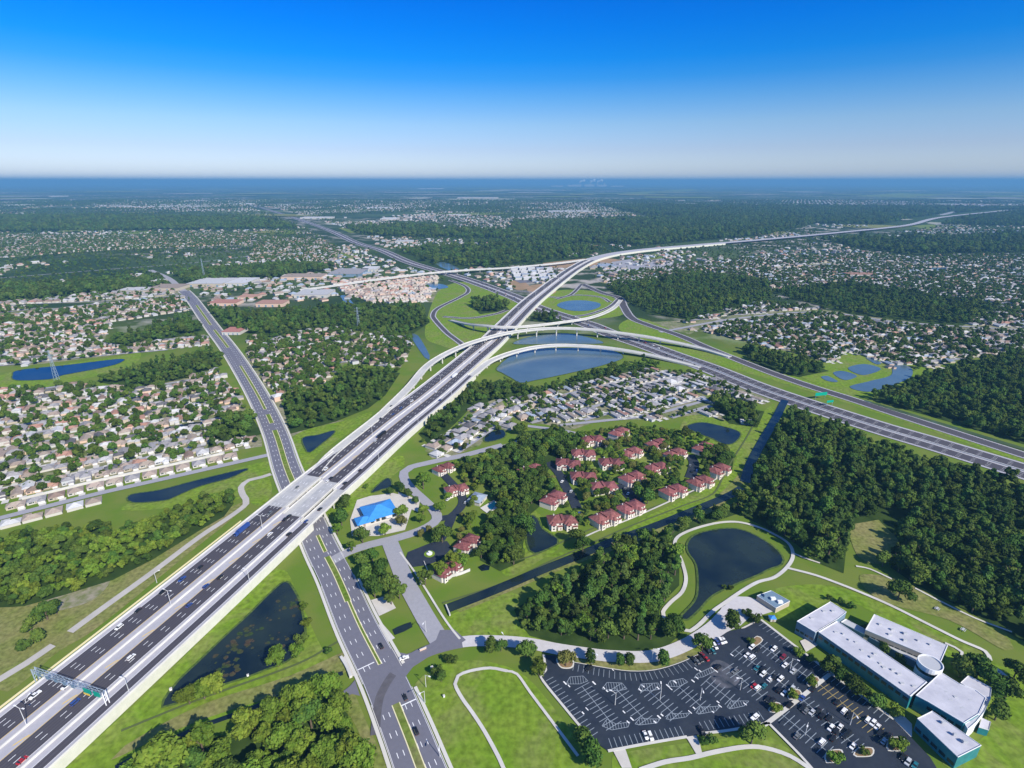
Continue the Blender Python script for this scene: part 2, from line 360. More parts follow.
# yellow gore chevrons along the middle carriageway's left edge
for k in range(14):
    s = 30+k*24
    if LB[0]-10 < s < LB[1]: continue
    p0, d = at_s(ax, SX, s); o = OFF['ca']-1.2; n_ = (d[1], -d[0])
    q = [(s, o-1.6), (s+7, o+.6), (s+7, o-.1), (s+1, o-1.9)]
    ymark.sheet([offp(ax, SX, a_, b_) for a_, b_ in q], Z7+.05)
# widening: fifth lane towards the left ramp
sh_o = sh.build('expressway_shoulder', M['shoulder'], kind='structure')
bodym = mat('embankment_concrete', (.66,.65,.57), .85, (.58,.58,.50), .25, 1.0, .1)
def bodypart(s0, s1, a, b): body.sweep(cut(ax, SX, s0, s1, 10), [(a, -7.2), (b, -7.2), (b, -.02), (a, -.02)])
for (a, b), (g0, g1) in (((OFF['l0'], -1), LB), ((-1, OFF['b0']+.4), MBR)):
    bodypart(0, g0, a, b); bodypart(g1, s_far+900, a, b)
bodypart(0, RB[0], OFF['b0']+.4, OFF['r1']); bodypart(RB[1], s_B, OFF['b0']+.4, OFF['r1'])
# the sheet above must not bridge the gap: rebuild shoulders with the gap
bpy.data.objects.remove(sh_o); sh = MB()
for a, b, (g0, g1), e in ((OFF['l0'], 0, LB, s_far), (0, OFF['b0']+.4, MBR, s_far), (OFF['b0']+.4, OFF['r1'], RB, s_B)):
    strip(sh, 0, g0, a, b, 0); strip(sh, g1, e, a, b, 0)
strip(sh, s_far, s_end, OFF['l0']*.9, OFF['b1']*.9, 0.0, 25)
sh.build('expressway_shoulder', M['shoulder'], kind='structure')
wt.build('tyre_track', mat('tyre_polished_asphalt', (.060,.055,.066), .8, (.070,.064,.075), .02), kind='structure'); road.build('expressway', M['asphalt'], kind='structure')
body.build('embankment', bodym, kind='structure')
occ_line(cut(ax, SX, 0, s_far, 10), OFF['l0'], OFF['r1'], 4); occ_line(cut(ax, SX, s_far, s_end, 20), OFF['l0'], OFF['b1'], 34); occ_line(cut(ax, SX, sx_at(843, 232), s_end, 40), OFF['l0']-60, OFF['b1']+60, 60)
def barrier(label, cutpts, o, h=1.0, name='concrete_barrier', w_=.8, group=None):
    b = MB().sweep(cutpts, [(o-w_/2, 0.01), (o+w_/2, 0.01), (o+w_*.25, h), (o-w_*.25, h)]).build(name, M['concrete'])
    tag(b, label, 'barrier', group)
barrier('white concrete barrier down the middle of the expressway, south of the avenue bridges', cut(ax, SX, 0, LB[0]), 0, 1.1, w_=1.3)
barrier('white concrete barrier down the middle of the expressway, north of the avenue bridges', cut(ax, SX, LB[1], s_far), 0, 1.1, w_=1.3)
barrier('white barrier beside the slip carriageway, south of the avenue bridges', cut(ax, SX, 0, RB[0]), (OFF['b0']+OFF['b1'])/2, 1.1, w_=1.3)
barrier('white barrier beside the slip carriageway, north of the avenue bridges', cut(ax, SX, RB[1], s_B), (OFF['b0']+OFF['b1'])/2, 1.1, w_=1.3)
barrier('white parapet along the left outer edge of the expressway, south of the ramp split', cut(ax, SX, 0, s_A), OFF['l0'], 1.0, w_=1.0)
barrier('white parapet on top of the bright retaining wall along the right edge of the expressway', cut(ax, SX, 0, s_B), OFF['r1'], 1.0, w_=1.0)
barrier('parapet on the right of the expressway beyond the lake ramp', cut(ax, SX, s_B+30, s_far), OFF['b1'], 1.0)
barrier('parapet on the left of the expressway beyond the ramp split', cut(ax, SX, s_A+110, s_far), OFF['l0'], 1.0)
# light concrete decks over the avenue: one bridge per carriageway
for nm, a, b, (g0, g1) in (('left', OFF['l0'], -1.7, LB), ('middle', 1.7, OFF['b0']-.8, MBR), ('right', OFF['b0']+2.6, OFF['r1'], RB)):
    t = thing('overpass_bridge', {'left': 'wide pale concrete bridge deck carrying the left expressway carriageway over the avenue', 'middle': 'pale concrete bridge deck between the two dark slits, carrying the middle carriageway over the avenue', 'right': 'narrow pale concrete bridge deck on the right, carrying the slip carriageway over the avenue'}[nm],
              'bridge', (*offp(ax, SX, g0, (a+b)/2), 0), group='parallel bridges over the avenue')
    def pt(name, mb, m):
        o = mb.build(name, m); o.parent = t; o.matrix_parent_inverse = Matrix.Translation(-Vector(t.location)); return o
    c = cut(ax, SX, g0-1.5, g1+1.5, 6)
    pt('deck', MB().sweep(c, [(a, -1.4), (b, -1.4), (b, .06), (a, .06)]), M['deck'])
    ra_, rb_ = {'left': (OFF['la'], OFF['lb']), 'middle': (OFF['ca'], OFF['cb']), 'right': (OFF['ra'], OFF['rb'])}[nm]
    pt('roadway', MB().ribbon(c, ra_, rb_, .08), mat('grooved_deck_concrete', (.38,.38,.385), .9, (.46,.455,.45), .12, 1.2, .1, fine=.4))
    for i_ in range(1, int(round((rb_-ra_)/3.6))):
        s_ = g0
        while s_ < g1-3: strip(mark, s_, s_+3.4, ra_+(rb_-ra_)/int(round((rb_-ra_)/3.6))*i_-.17, ra_+(rb_-ra_)/int(round((rb_-ra_)/3.6))*i_+.17, .1, 4); s_ += 12.2
    for o_ in (a+.3, b-.3): pt('parapet', MB().sweep(c, [(o_-.3, .07), (o_+.3, .07), (o_+.15, 1.05), (o_-.15, 1.05)]), M['concrete'])
    for f_ in (.36, .64):
        s = g0+(g1-g0)*f_; n = max(3, int((b-a)/5)); mb = MB()
        for i in range(n):
            q = offp(ax, SX, s, a+(b-a)*(i+.5)/n); pt('pier', MB().cyl(q[0], q[1], .05, 5.6, .6, n=10), M['deck'])
# ------------------------------------------------------------------ flyovers and ramps
def elev(name, label, pts3, wid, piers, road_m=None, groundlevel=None, group=None):
    p = smooth(pts3, 8); S = arclen(p); t = thing(name, label, 'flyover', (p[0][0], p[0][1], 0), group=group)
    def pt(nm, mb, m):
        o = mb.build(nm, m); o.parent = t; o.matrix_parent_inverse = Matrix.Translation(-Vector(t.location)); return o
    h = wid/2
    pt('deck', MB().sweep(p, [(-h, -1.5), (-h*.5, -2.1), (h*.5, -2.1), (h, -1.5), (h, .05), (-h, .05)]), M['deck'])
    pt('roadway', MB().ribbon(p, -h*.62, h*.62, .08), road_m or M['deck'])
    for o_ in (-h+.3, h-.3): pt('parapet', MB().sweep(p, [(o_-.3, .06), (o_+.3, .06), (o_+.2, 1.2), (o_-.2, 1.2)]), M['concrete'])
    s = 20
    while s < S[-1]-15:
        q, d = at_s(p, S, s)
        if q[2] > 4.5 and all(math.hypot(q[0]-w_[0], q[1]-w_[1]) > 14 for w_ in piers):
            mb = MB(); a_ = math.atan2(d[0], -d[1])
            mb.cyl(q[0], q[1], 0, q[2]-3, 1.2, n=10); mb.obox(q[0], q[1], a_, wid*.8, 2, q[2]-3.4, q[2]-2.12); pt('pier', mb, M['concrete'])
        s += 38
    return p, S
def w3(u, v, z): return (*P(u, v, z), z)
fa = [(*offp(ax, SX, s_A-40, OFF['l0']+8), 6.9), (*offp(ax, SX, s_A, OFF['l0']+2), 6.95)]+[w3(*q) for q in [(377,418,7.2),(389,407,7.6),(409,387,9),(425,368,11),(440,357,12.5),(458,348,13.5),(475,341.5,14),(505,333.5,14),(534,329.5,14),(560,328.2,14),(590,329.5,13.5),(612,332,12.5),(645,336.5,10),(668,341,7),(700,348,3),(730,357,.6)]]
pA, SA = elev('flyover', 'long upper flyover curving from the expressway over both carriageways and the lake', fa, 11, [P(500, 334, 7), P(490, 338, 7)], group='curved flyovers at the lake')
fb = [(*offp(ax, SX, s_B-8, (OFF['b1']+OFF['r1'])/2+1), 7.0)]+[w3(*q) for q in [(475,373,7.5),(489,361.8,8),(505.6,354.7,8.5),(522,349.9,9),(540,346.6,9),(562,345.2,9),(595,346.7,8),(622,350,6.5),(652,355.5,4),(685,363.5,1),(700,367.5,.3)]]
pB, SB = elev('flyover', 'lower flyover on many short piers crossing the lake', fb, 11, [], group='curved flyovers at the lake')
fc = [w3(*q) for q in [(450,320,.3),(458,322,3),(470,324.3,9),(485.5,325.6,14),(500,327,14.4),(518,327,14),(540,325,12),(561,322.4,9),(591,317.5,5),(612,309,2),(621,300,.3)]]
elev('ramp_bridge', 'small straight ramp bridge crossing the expressway just above the long flyover', fc, 9, [P(500, 329, 7)])
pG, SG = elev('viaduct', 'long pale elevated crossroad beyond the interchange, running left from the expressway bend', [w3(*q) for q in [(300,290,.5),(328.5,286.5,3),(381,279,7),(431,273,9),(468.5,270,9),(512,267.5,8),(560,263,7.2),(586,259.5,7.05)]], 15, [])
occ_line(pG, -8, 8, 14)
for p_ in (pA, pB): occ_line(p_, -6, 6, 4)
# ------------------------------------------------------------------ ground-level roads
RD = []       # (world pts, halfwidth)
GRN = [0]
def groundroad(mb, px, wid, z, occ=True, z0=0):
    GRN[0] += 1; z = z-.03+.0021*(GRN[0] % 14)
    p = smooth(W(px), 6); mb.ribbon(p, -wid/2, wid/2, z)
    if occ: occ_line(p, -wid/2, wid/2, 3)
    return p
sr = MB(); srs = MB()
SR = [(261,207.5),(293.5,217.5),(328.5,230),(356,242.5),(381,250),(406,261),(431,269),(468.5,280),(512,296),(537,307.5),(567,317.5),(590,325),(612,334),(645,345),(678,357),(712,369),(768,391),(868,424),(935,444),(1040,476),(1120,501)]
srp = smooth(W(SR), 8); SS = arclen(srp)
srs.ribbon(srp, -22, 22, .03); 
for a, b in ((-19, -3), (3, 19)):
    sr.ribbon(srp, a, b, .05)
    for i in range(1, 4):
        s = nearest_s(srp, SS, P(300, 217))
        while s < SS[-1]-4:
            c = cut(srp, SS, s, s+3.5, 4); mark.ribbon(c, a+4*i-.18, a+4*i+.18, .08); s += 12.5
    mark.ribbon(srp, a+.2, a+.45, .08); mark.ribbon(srp, b-.45, b-.2, .08)
occ_line(srp, -22, 22, 6); occ_line(cut(srp, SS, 0, nearest_s(srp, SS, P(430, 269)), 30), -22, 22, 30); occ_line(cut(srp, SS, 0, nearest_s(srp, SS, P(356, 242.5)), 30), -60, 60, 50)
barrier('white median barrier of the second expressway running to the right-hand edge', cut(srp, SS, nearest_s(srp, SS, P(560, 315)), SS[-1], 10), 0, 1.1, w_=1.2)
# ribbons whose paving is asphalt with pale shoulders
ZR = [0]
E1 = [(582,284),(602.7,293),(619,297.6),(624,307),(632,318),(649.6,325.4),(680,335.7),(712,349.5),(768,371.5),(811,386.5),(851,399),(918,421),(1024,455),(1100,479)]
for px, wd in ((E1, 16), ([(450,280),(465,286),(468,291.7),(459,297.6),(438.6,307.8),(433,315),(436,321),(447,332.7),(460.6,343),(468,350)], 9),
               ([(512,291),(530,292),(552,297),(570,295),(582,284)], 8), ([(620,297),(612,305),(602,310),(585,315),(565,316),(552,312)], 7),
               ([(556,299),(575,295),(600,297),(610,302)], 7), ([(443,316.6),(470,318),(495,314),(507,310)], 8)):
    ZR[0] += .005; p = smooth(W(px), 6); srs.ribbon(p, -wd/2-2, wd/2+2, .03+ZR[0]); sr.ribbon(p, -wd/2, wd/2, .065+ZR[0]); occ_line(p, -wd/2, wd/2, 4)
    mark.ribbon(p, -wd/2+.3, -wd/2+.5, .115); mark.ribbon(p, wd/2-.5, wd/2-.3, .115)
srs.build('highway_shoulder', M['shoulder'], kind='structure'); sr.build('highway', M['asphalt'], kind='structure')
# pale roads in the distance
fr = MB()
for px, wd in (([(0,316),(60,308),(120,301),(185,295)], 9),
               ([(185,292),(178,286),(168,278),(150,270)], 16), ([(256,207),(240,203),(200,198)], 30), ([(0,278),(100,270),(200,262),(300,250),(400,243)], 8),
               ([(600,262),(640,268),(700,262),(780,268),(860,262),(1024,270)], 9), ([(660,332),(740,318),(820,312),(900,322),(1024,330)], 9), ([(940,215),(985,208),(1100,196)], 45)):
    p = groundroad(fr, px, wd, .03); occ_line(p, -wd/2, wd/2, 14)
fr.build('distant_road', M['street'], kind='structure')
# avenue
AV = [(440,820),(420,768),(406,731),(383,676),(357,625),(335.7,576),(321,547),(304,508),(287,469),(275,432),(258,396),(239,364),(226,345),(212,327),(192.5,300),(184,291)]
av = smooth(W(AV), 6); SV = arclen(av); AW = 11.6
avb = MB().ribbon(av, -AW, AW, .03); occ_line(av, -AW-4, AW+4, 3)
def sv(u, v): return nearest_s(av, SV, P(u, v))
sint = sv(386, 682); sint2 = sv(333, 570)
# junction apron of the park road
avb.build('avenue', M['avenue'], kind='structure')
swk = MB(); 
for o_ in (-AW-2.6, AW+.9):
    for s0, s1 in (((0, sint-9), (sint+9, sv(341, 587)), (sv(327, 558), SV[-1])) if o_ > 0 else ((0, SV[-1]),)): swk.ribbon(cut(av, SV, s0, s1), o_, o_+1.9, .13)
for o_ in (-AW-.3, AW):
    for s0, s1 in ((0, sint-8), (sint+8, sv(338, 582)), (sv(328, 560), SV[-1])): swk.sweep(cut(av, SV, s0, s1), [(o_, 0), (o_+.35, 0), (o_+.35, .14), (o_, .14)])
for o_, wd in ((-AW+.35, .2), (AW-.55, .2), (-AW+3.4, .25), (AW-3.65, .25)):
    if abs(o_) > AW-1: mark.ribbon(av, o_, o_+wd, .05)
for o_ in (-AW+3.7, -AW+6.9, AW-3.8, AW-7.0, 3.0*0+2.7):
    s = 0
    while s < SV[-1]-3:
        if abs(s-sint) > 14: mark.ribbon(cut(av, SV, s, s+3.2, 4), o_-.17, o_+.17, .052)
        s += 12
# stop lines and the worn turning sweep at the junction
for s, a, b in ((sint-17, 1, AW-.6), (sint+19, -AW+.6, -1)):
    q = [offp(av, SV, s_, o_) for s_, o_ in ((s, a), (s+.7, a), (s+.7, b), (s, b))]; mark.sheet(q, .053)
MED = [(sv(424,775), sint-14, .3, 2.4), (sint+16, sv(345,600), 1.4, 1.25), (sv(345,600), sv(329,556), .9, 2.3), (sv(327,551), sv(316,535), 1.4, 1.6), (sv(296,489), sv(274,430), .3, 2.8), (sv(271,423), sv(268,415), .6, 2.6), (sv(265,409), sv(240,366), .4, 1.9), (sv(228,348), sv(214,330), .4, 2.4), (sv(211,325), sv(196,305), .3, 2.4)]
mk = MB(); mg = MB()
for s0, s1, c, wd in MED:
    p = cut(av, SV, s0, s1, 5); mk.sweep(p, [(c-wd, 0.03), (c+wd, 0.03), (c+wd, .16), (c-wd, .16)]); mg.ribbon(p, c-wd+.55, c+wd-.55, .17)
mk.build('median_kerb', M['ykerb'], kind='structure'); mg.build('median_grass', M['grass'], kind='structure')
ssm = MB()
sw = smooth(W([(375,735),(378,705),(383,690),(395,672),(415,657),(432,651)]), 3); ssm.ribbon(sw, -2.4, 2.4, .056)
ssm.build('worn_asphalt', mat('tyre_worn_asphalt', (.095,.090,.10), .9, (.12,.115,.13), .3), kind='structure')
# park road (pale concrete with a dark seal by the junction)
pr = [(395,675),(408,662),(425,652),(447,645),(470,641),(500,641),(530,643.5),(555,648.5),(585,653),(612,656),(652,656),(685,645),(712,628),(728,612),(741,601),(757,604),(768,613)]
st = MB(); pk = MB(); dk = MB()
prp = smooth(W(pr), 4); PS = arclen(prp); pk.ribbon(prp, -4.4, 4.4, .06); occ_line(prp, -4.4, 4.4, 3)
dk.ribbon(cut(prp, PS, 0, 46, 3), -4.5, 4.6, .065)
pk.sheet(W([(722,607),(742,598),(756,603),(762,616),(750,617),(740,626),(727,632),(715,640),(706,634)]), .055)
dk.sheet(W([(386,646),(397,652),(407,654),(420,650),(436,640),(440,630),(455,630),(466,640),(450,650),(430,656),(413,667),(406,676),(403,686),(392,670)]), .071)
dk.sheet(W([(341,693),(350,686),(355,680),(360,696),(352,694),(344,698)]), .071)
pk.build('park_road', mat('pale_paving', (.52,.50,.50), .9, (.55,.53,.53), .04, 1, .1, fine=.4), kind='structure'); dk.build('access_road', M['avenue'], kind='structure')
# side streets
side = []
for px, wd in (([(330,562),(347.7,552),(370,544.5),(389,540),(410,534),(427,527),(437,519),(434,510),(424,500),(412,489),(405,480),(404,472),(411,467),(425,463.5),(445,459),(465,455),(502.7,445)], 9),
               ([(389,540),(397,560),(406,582),(418,604),(430,625),(440,641)], 12.5),
               ([(505,446),(520,441),(545,432)], 7),
               ([(-20,523),(20,513),(60,503),(100,493),(167,478),(233,463),(268,455)], 7.5),
               
               ([(560,425),(600,421),(650,415),(700,402)], 6), ([(520,425),(560,430),(575,433)], 6)):
    p = groundroad(st, px, wd, .045); side.append(p)
st.build('street', M['street'], kind='structure')
# dark inn driveway and car park
inn = MB()
for px, wd in (([(437,519),(450,517),(460,508),(463,500),(458,490),(447,478),(440,470)], 8), ([(452,516),(447,528),(440,540)], 8)):
    groundroad(inn, px, wd, .05)
innlot = W([(408,552),(433,542),(447,541),(452,548),(440,560),(428,565),(413,567),(406,558)]); inn.sheet(innlot, .052); occ_poly(innlot)
for px, wd in (([(548,462),(558,472),(566,487),(572,497),(577,508)], 9), ([(596,449),(606,441),(622,434)], 9), ([(640,505),(628,493),(622,484)], 12), ([(690,455),(694,462),(693,470),(690,478)], 10)):
    groundroad(inn, px, wd, .05)
inn.build('driveway', M['lot'], kind='structure')
# footpaths
fp = MB()
PATHS = [([(666,620),(663,612),(671,602),(682,592),(686,580),(684,568),(680,557),(675,548),(676,539),(684,533),(700,527),(720,522.5),(738,522),(755,526),(770,532),(788,543),(793,555),(788,566),(775,577),(758,582),(742,591),(726,602),(712,612),(700,624),(690,631),(684,630)], 2.6),
         ([(793,553),(805,558),(820,563)], 1.6), ([(788,568),(815,575),(840,584),(860,592),(890,605),(930,625),(960,640),(985,651),(990,660)], 2.4),
         ([(856,566),(870,569),(892,579)], 1.6), ([(915,588),(940,601),(975,618),(1012,632)], 1.6),
         ([(512,741),(500,768),(494,780)], .1), ([(507,671),(490,668),(470,671),(458,676),(455,684),(462,698),(472,712),(485,732),(500,760),(506,775)], 2.0),
         ([(507,671),(517,674),(530,692),(545,712),(560,732),(578,756)], 1.6), ([(640,770),(665,762),(690,758),(715,752),(745,747),(765,748),(790,756),(815,772)], 2.4),
         ([(400,552),(414,571),(427,591),(440,612),(451,628),(460,639)], 1.4) , ([(992,667),(1005,676),(1003,683)], 3.5), ([(945,643),(962,652),(955,664)], 1.8),
         ([(700,634),(690,640)], .1), ([(580,539),(600,530),(625,521),(655,508),(690,492),(708,484),(722,474),(726,466)], 1.6), ([(560,548),(600,532)], .1)]
for px, wd in PATHS:
    if wd < 1: continue
    ZR[0] += .003; p = smooth(W(px), 3); fp.ribbon(p, -wd/2, wd/2, .06+ZR[0]); occ_line(p, -wd/2, wd/2, 1)
# right-hand avenue walkway apron + left kerb walk
fp.build('footpath', M['path'], kind='structure'); swk.build('pavement', M['kerb'], kind='structure')
mtr = MB()
for px, wd in (([(447,612),(512,590),(560,567),(600,549),(640,531),(690,511),(722,498),(733,480),(742,462),(755,440),(768,415)], 2.0), ([(120,745),(200,712),(300,675),(345,650)], 1.6), ([(512,570),(545,560),(590,538),(650,516),(700,497),(722,483)], 1.6)):
    ZR[0] += .003; p = smooth(W(px), 4); mtr.ribbon(p, -wd/2-9, -wd/2-7.5, -.1+ZR[0])
mtr.build('mown_track', mat('mown_track_grass', (.09,.12,.04), .95), kind='structure')
# pads
lp = MB()
for px, wd in (([(271,474),(262,477),(249,480),(241,487),(243,495),(246,504),(225,520),(200,536.5),(150,574),(100,610),(70,632)], 5.4), ([(53,645),(25,664),(0,679),(-20,690)], 5.4)): groundroad(lp, px, wd, .045)
lp.build('access_track', M['gravel'], kind='structure')
pads = MB(); ZP = .0
for q in ([(371,600),(388,595),(396,608),(379,616)], [(382,623),(395,638),(388,642),(375,627)], [(741,628),(757,620),(767,626),(750,637)], [(345,655),(358,675),(350,677),(341,660)], [(886,724),(900,712),(912,724),(912,737),(898,736)], [(608,741),(618,735),(624,745),(632,768),(622,768)], [(684,735),(694,730),(700,744),(703,757),(698,757),(688,740)], [(800,641),(812,636),(818,645),(806,652)], [(398,492),(420,500),(418,512),(402,505)], [(393,493),(406,496),(412,508),(405,530),(378,536),(352,536),(350,520),(357,500),(370,496)]):
    ZP += .004; pads.sheet(W(q), ZP); occ_poly(W(q))
pads.build('concrete_pad', mat('pad_concrete', (.52,.49,.44), .9, (.60,.57,.52), .15), kind='structure')

# ------------------------------------------------------------------ water
def water(name, px, m='water', z=.05, step=4, bank=True):
    w_ = smooth(W(px), step, True); MB().sheet(w_, z).build(name, M[m], kind='structure'); occ_poly(w_, 2)
    if bank: BANK.append((w_, z))
BANK = []
W1 = [(285,582),(293,590),(299,603),(303,622),(304,636),(297,651),(286,661),(265,669),(245,677),(222,684),(200,694),(178,702),(163,706),(170,692),(180,680),(200,661),(225,637),(250,614),(270,594)]
water('pond', W1)
water('pond', [(303,438),(318,435),(334,430.5),(332,435),(322,443),(310,452),(306,449)])
water('canal', [(130,495),(160,490),(200,479.5),(247,468.5),(240,473),(229,478),(200,486),(180,494),(165,500),(133,502)])
water('lake', [(13,375),(20,370),(67,365),(120,359),(119,363),(100,368),(63,375),(50,379),(17,380)])
water('canal', [(167,427),(200,421.5),(201,424),(168,430)], bank=False)
water('pond', [(388,478),(391,486),(382,489),(372,492.5),(376,487)])
water('pond', [(486,435),(494,431),(503,430),(504,437),(486,441.6)])
water('pond', [(528.7,515.3),(537,518.7),(542,528.7),(557,538.7),(557,543.7),(535,552.7),(528,545),(527,532)])
water('pond', [(688.7,542),(698.7,533.7),(725,528.7),(745,531),(768,543),(781,555),(781,563.7),(768,568.7),(758.7,573.7),(735,583.7),(712,595),(698.7,608.7),(687,619),(680,618.7),(695,602),(698.7,588.7),(697,565),(688.7,552)])
water('pond', [(687,426.7),(698.7,422.7),(712,424),(738.7,431.7),(735,441.7),(725,444),(712,438),(698.7,433)])
water('pond', [(392.5,629.7),(411,622),(412.5,627),(395,635)], bank=False)
water('pond', [(478,567),(484,564),(490,566),(489,570),(482,571)], bank=False)
for px, wd in (([(742,488),(728,496),(692,511),(655,526),(616,540),(575,557),(540,571),(512,583),(480,596),(446,609)], 8), ([(785,400),(776,418),(763,440),(751,463),(745,482)], 9), ([(343,673),(300,688),(250,709),(200,727),(160,745),(115,768)], 3)):
    p = smooth(W(px), 5); ZR[0] += .004; MB().ribbon(p, -wd/2, wd/2, ZR[0]).build('canal', M['water'], kind='structure'); occ_line(p, -wd/2, wd/2, 1)
    BANK.append((p, wd))
water('lake', [(497,368),(512,355),(522,350),(560,348),(605,349),(623,357),(603,365),(567,373.5),(538,379.5),(521,382.5),(512,378),(503,373)], 'lakew')
water('lake', [(515,344),(524,338.5),(540,335.5),(562,333.5),(580,335.5),(603,343),(560,343.5)], 'lakew')
for q in ([(557,305),(567.5,301),(585,300.5),(599.7,303.4),(598,307.8),(585,310.8),(567.5,309.9)], [(410.8,335.7),(418,335.7),(429.8,356),(425,357.6)], [(423,284),(441,284),(448,287.5),(431,289)], [(340,296),(346,296),(353.5,304),(348,305)], [(436,264),(446,262.5),(461,270),(451,271)], [(927,267.5),(945,267.5),(944,270.5),(929,270.5)], [(928,245),(965,241.5),(963,244),(929,247)],
          [(849.7,386.7),(870,381),(891,375),(893,364),(910,367),(911,376.7),(890,386),(868,391.7)], [(848,368),(864.7,364),(881,369),(863,375)], [(833,373),(843,371),(857,376),(844.7,380)], [(821,377),(828,376),(838,381.7),(828,381)], [(866,358),(871,357),(881,363),(876,364)]):
    water('pond', q, 'lakew', bank=False)
# shallow green ditch beside the right highway
p = smooth(W([(860,403),(885,410),(930,424),(1008,448),(1040,458)]), 8); MB().ribbon(p, -16, -7, .05).build('ditch', mat('ditch_water', (.05,.09,.05), .15, (.09,.13,.06), .05), kind='structure'); occ_line(p, -16, -7, 2)
# reeds and weed mats on the near pond
wd = MB(); r2 = random.Random(3)
w1 = W(W1)
for cx, cy, n, sp_r in ((300,602,50,14), (253,633,22,10), (235,650,22,12), (275,645,15,8), (190,690,15,7), (220,672,20,8)):
    x0, y0 = P(cx, cy)
    for i in range(n):
        x = x0+r2.gauss(0, sp_r*.5); y = y0+r2.gauss(0, sp_r*.6)
        if not in_poly(np.array([x]), np.array([y]), w1)[0]: continue
        r = r2.uniform(.5, 2.2); k = r2.randint(6, 9); ph = r2.random()*6
        wd.add([(x+r*(.6+.5*r2.random())*math.cos(ph+2*math.pi*j/k), y+r*(.6+.5*r2.random())*math.sin(ph+2*math.pi*j/k), .07+.01*r2.random()) for j in range(k)], [tuple(range(k))])
o = wd.build('pond_weed', M['weed']); tag(o, 'floating mats of green and brown weed on the pond beside the expressway', 'water plants', kind='stuff')

# ------------------------------------------------------------------ lawns, dry verges, woodland floors
def patch(name, px, m, z, block=0): return sheet(name, px, m, z, block=block)
for q in ([(265,575),(285,570),(300,600),(318,640),(335,668),(345,672),(300,690),(240,712),(180,735),(110,775),(60,775),(150,690),(220,620)], [(440,665),(480,660),(520,672),(548,700),(580,745),(590,775),(450,775),(430,730),(412,690)], [(612,755),(690,742),(745,735),(762,730),(800,775),(612,775)],
          [(770,590),(830,585),(900,610),(960,640),(1000,665),(1024,680),(1024,775),(960,775),(940,750),(985,735),(980,690),(940,665),(870,610),(830,600),(795,620),(765,612)],
          [(300,432),(345,420),(372,412),(360,425),(320,452),(305,470),(292,450)], [(445,618),(512,592),(520,610),(540,640),(500,640),(465,636)], [(440,290),(470,282),(520,300),(500,330),(480,350),(440,345),(425,330)], [(600,560),(640,520),(720,480),(745,440),(765,410),(775,405),(760,440),(740,480),(700,505),(640,530),(560,562),(480,592),(450,605),(450,600),(500,575),(560,552)],
          [(685,418),(700,415),(745,425),(760,420),(745,450),(730,455),(705,445),(680,436)], [(540,300),(560,290),(600,292),(622,305),(618,316),(560,318)], [(640,318),(700,342),(800,378),(900,412),(1024,452),(1024,462),(900,420),(780,382),(690,356),(620,330)], [(800,372),(850,352),(925,365),(905,395),(860,398),(835,390)], [(590,455),(612,470),(604,480),(585,462)], [(632,462),(640,455),(655,460),(640,470)], [(10,372),(120,356),(140,352),(130,366),(60,384),(0,396),(0,384)],
          [(500,540),(525,505),(560,540),(540,560),(505,575)], [(230,478),(262,470),(272,490),(262,505),(248,500)], [(125,505),(260,462),(270,470),(235,500),(170,508)], [(325,492),(372,470),(400,455),(404,465),(390,478),(372,495),(330,520)]):
    patch('lawn', q, M['lawn'], .012)
for q in ([(0,605),(60,590),(110,575),(150,555),(200,525),(222,511),(250,500),(230,520),(180,560),(100,625),(60,650),(0,690)], [(350,650),(345,672),(200,720),(110,760),(125,745),(200,705),(290,675)], [(335,690),(352,690),(370,730),(392,775),(372,775),(358,730)], [(640,540),(560,570),(460,612),(455,608),(560,560),(640,530),(700,508),(742,470),(765,430),(765,440),(742,485),(705,515)], [(860,575),(900,580),(960,610),(1010,640),(1005,650),(950,620),(880,600)], [(850,520),(880,515),(905,532),(895,560),(860,558)], [(560,655),(600,668),(640,673),(680,662),(700,652),(690,648),(640,660),(585,658)]):
    patch('dry_grass', q, M['dry'], .018)
for q in ([(527,287),(545,284),(556,292),(535,296)], [(508,283),(520,280),(530,287),(518,290)], [(545,262),(600,258),(625,262),(560,268)]): patch('bare_soil', q, M['dirt'], .03, 1)
for q in ([(60,585),(110,575),(92,600),(40,612)], [(20,598),(45,590),(50,596),(25,606)]): patch('sandy_ground', q, mat('sandy_ground', (.30,.27,.20), .95, (.16,.18,.07), .2, 1.5), .022)
for w_, z in BANK:        # rough darker-green rims
    if isinstance(z, float) and z < 1:
        rim = MB(); c = w_+[w_[0]]; rim.ribbon(c, .0, 1.5, .033); rim.ribbon(c, -1.5, -.01, .037)
        rim.build('bank', mat('bank_grass', (.035,.07,.015), .95, (.10,.15,.03), .4, 1.2), kind='structure')

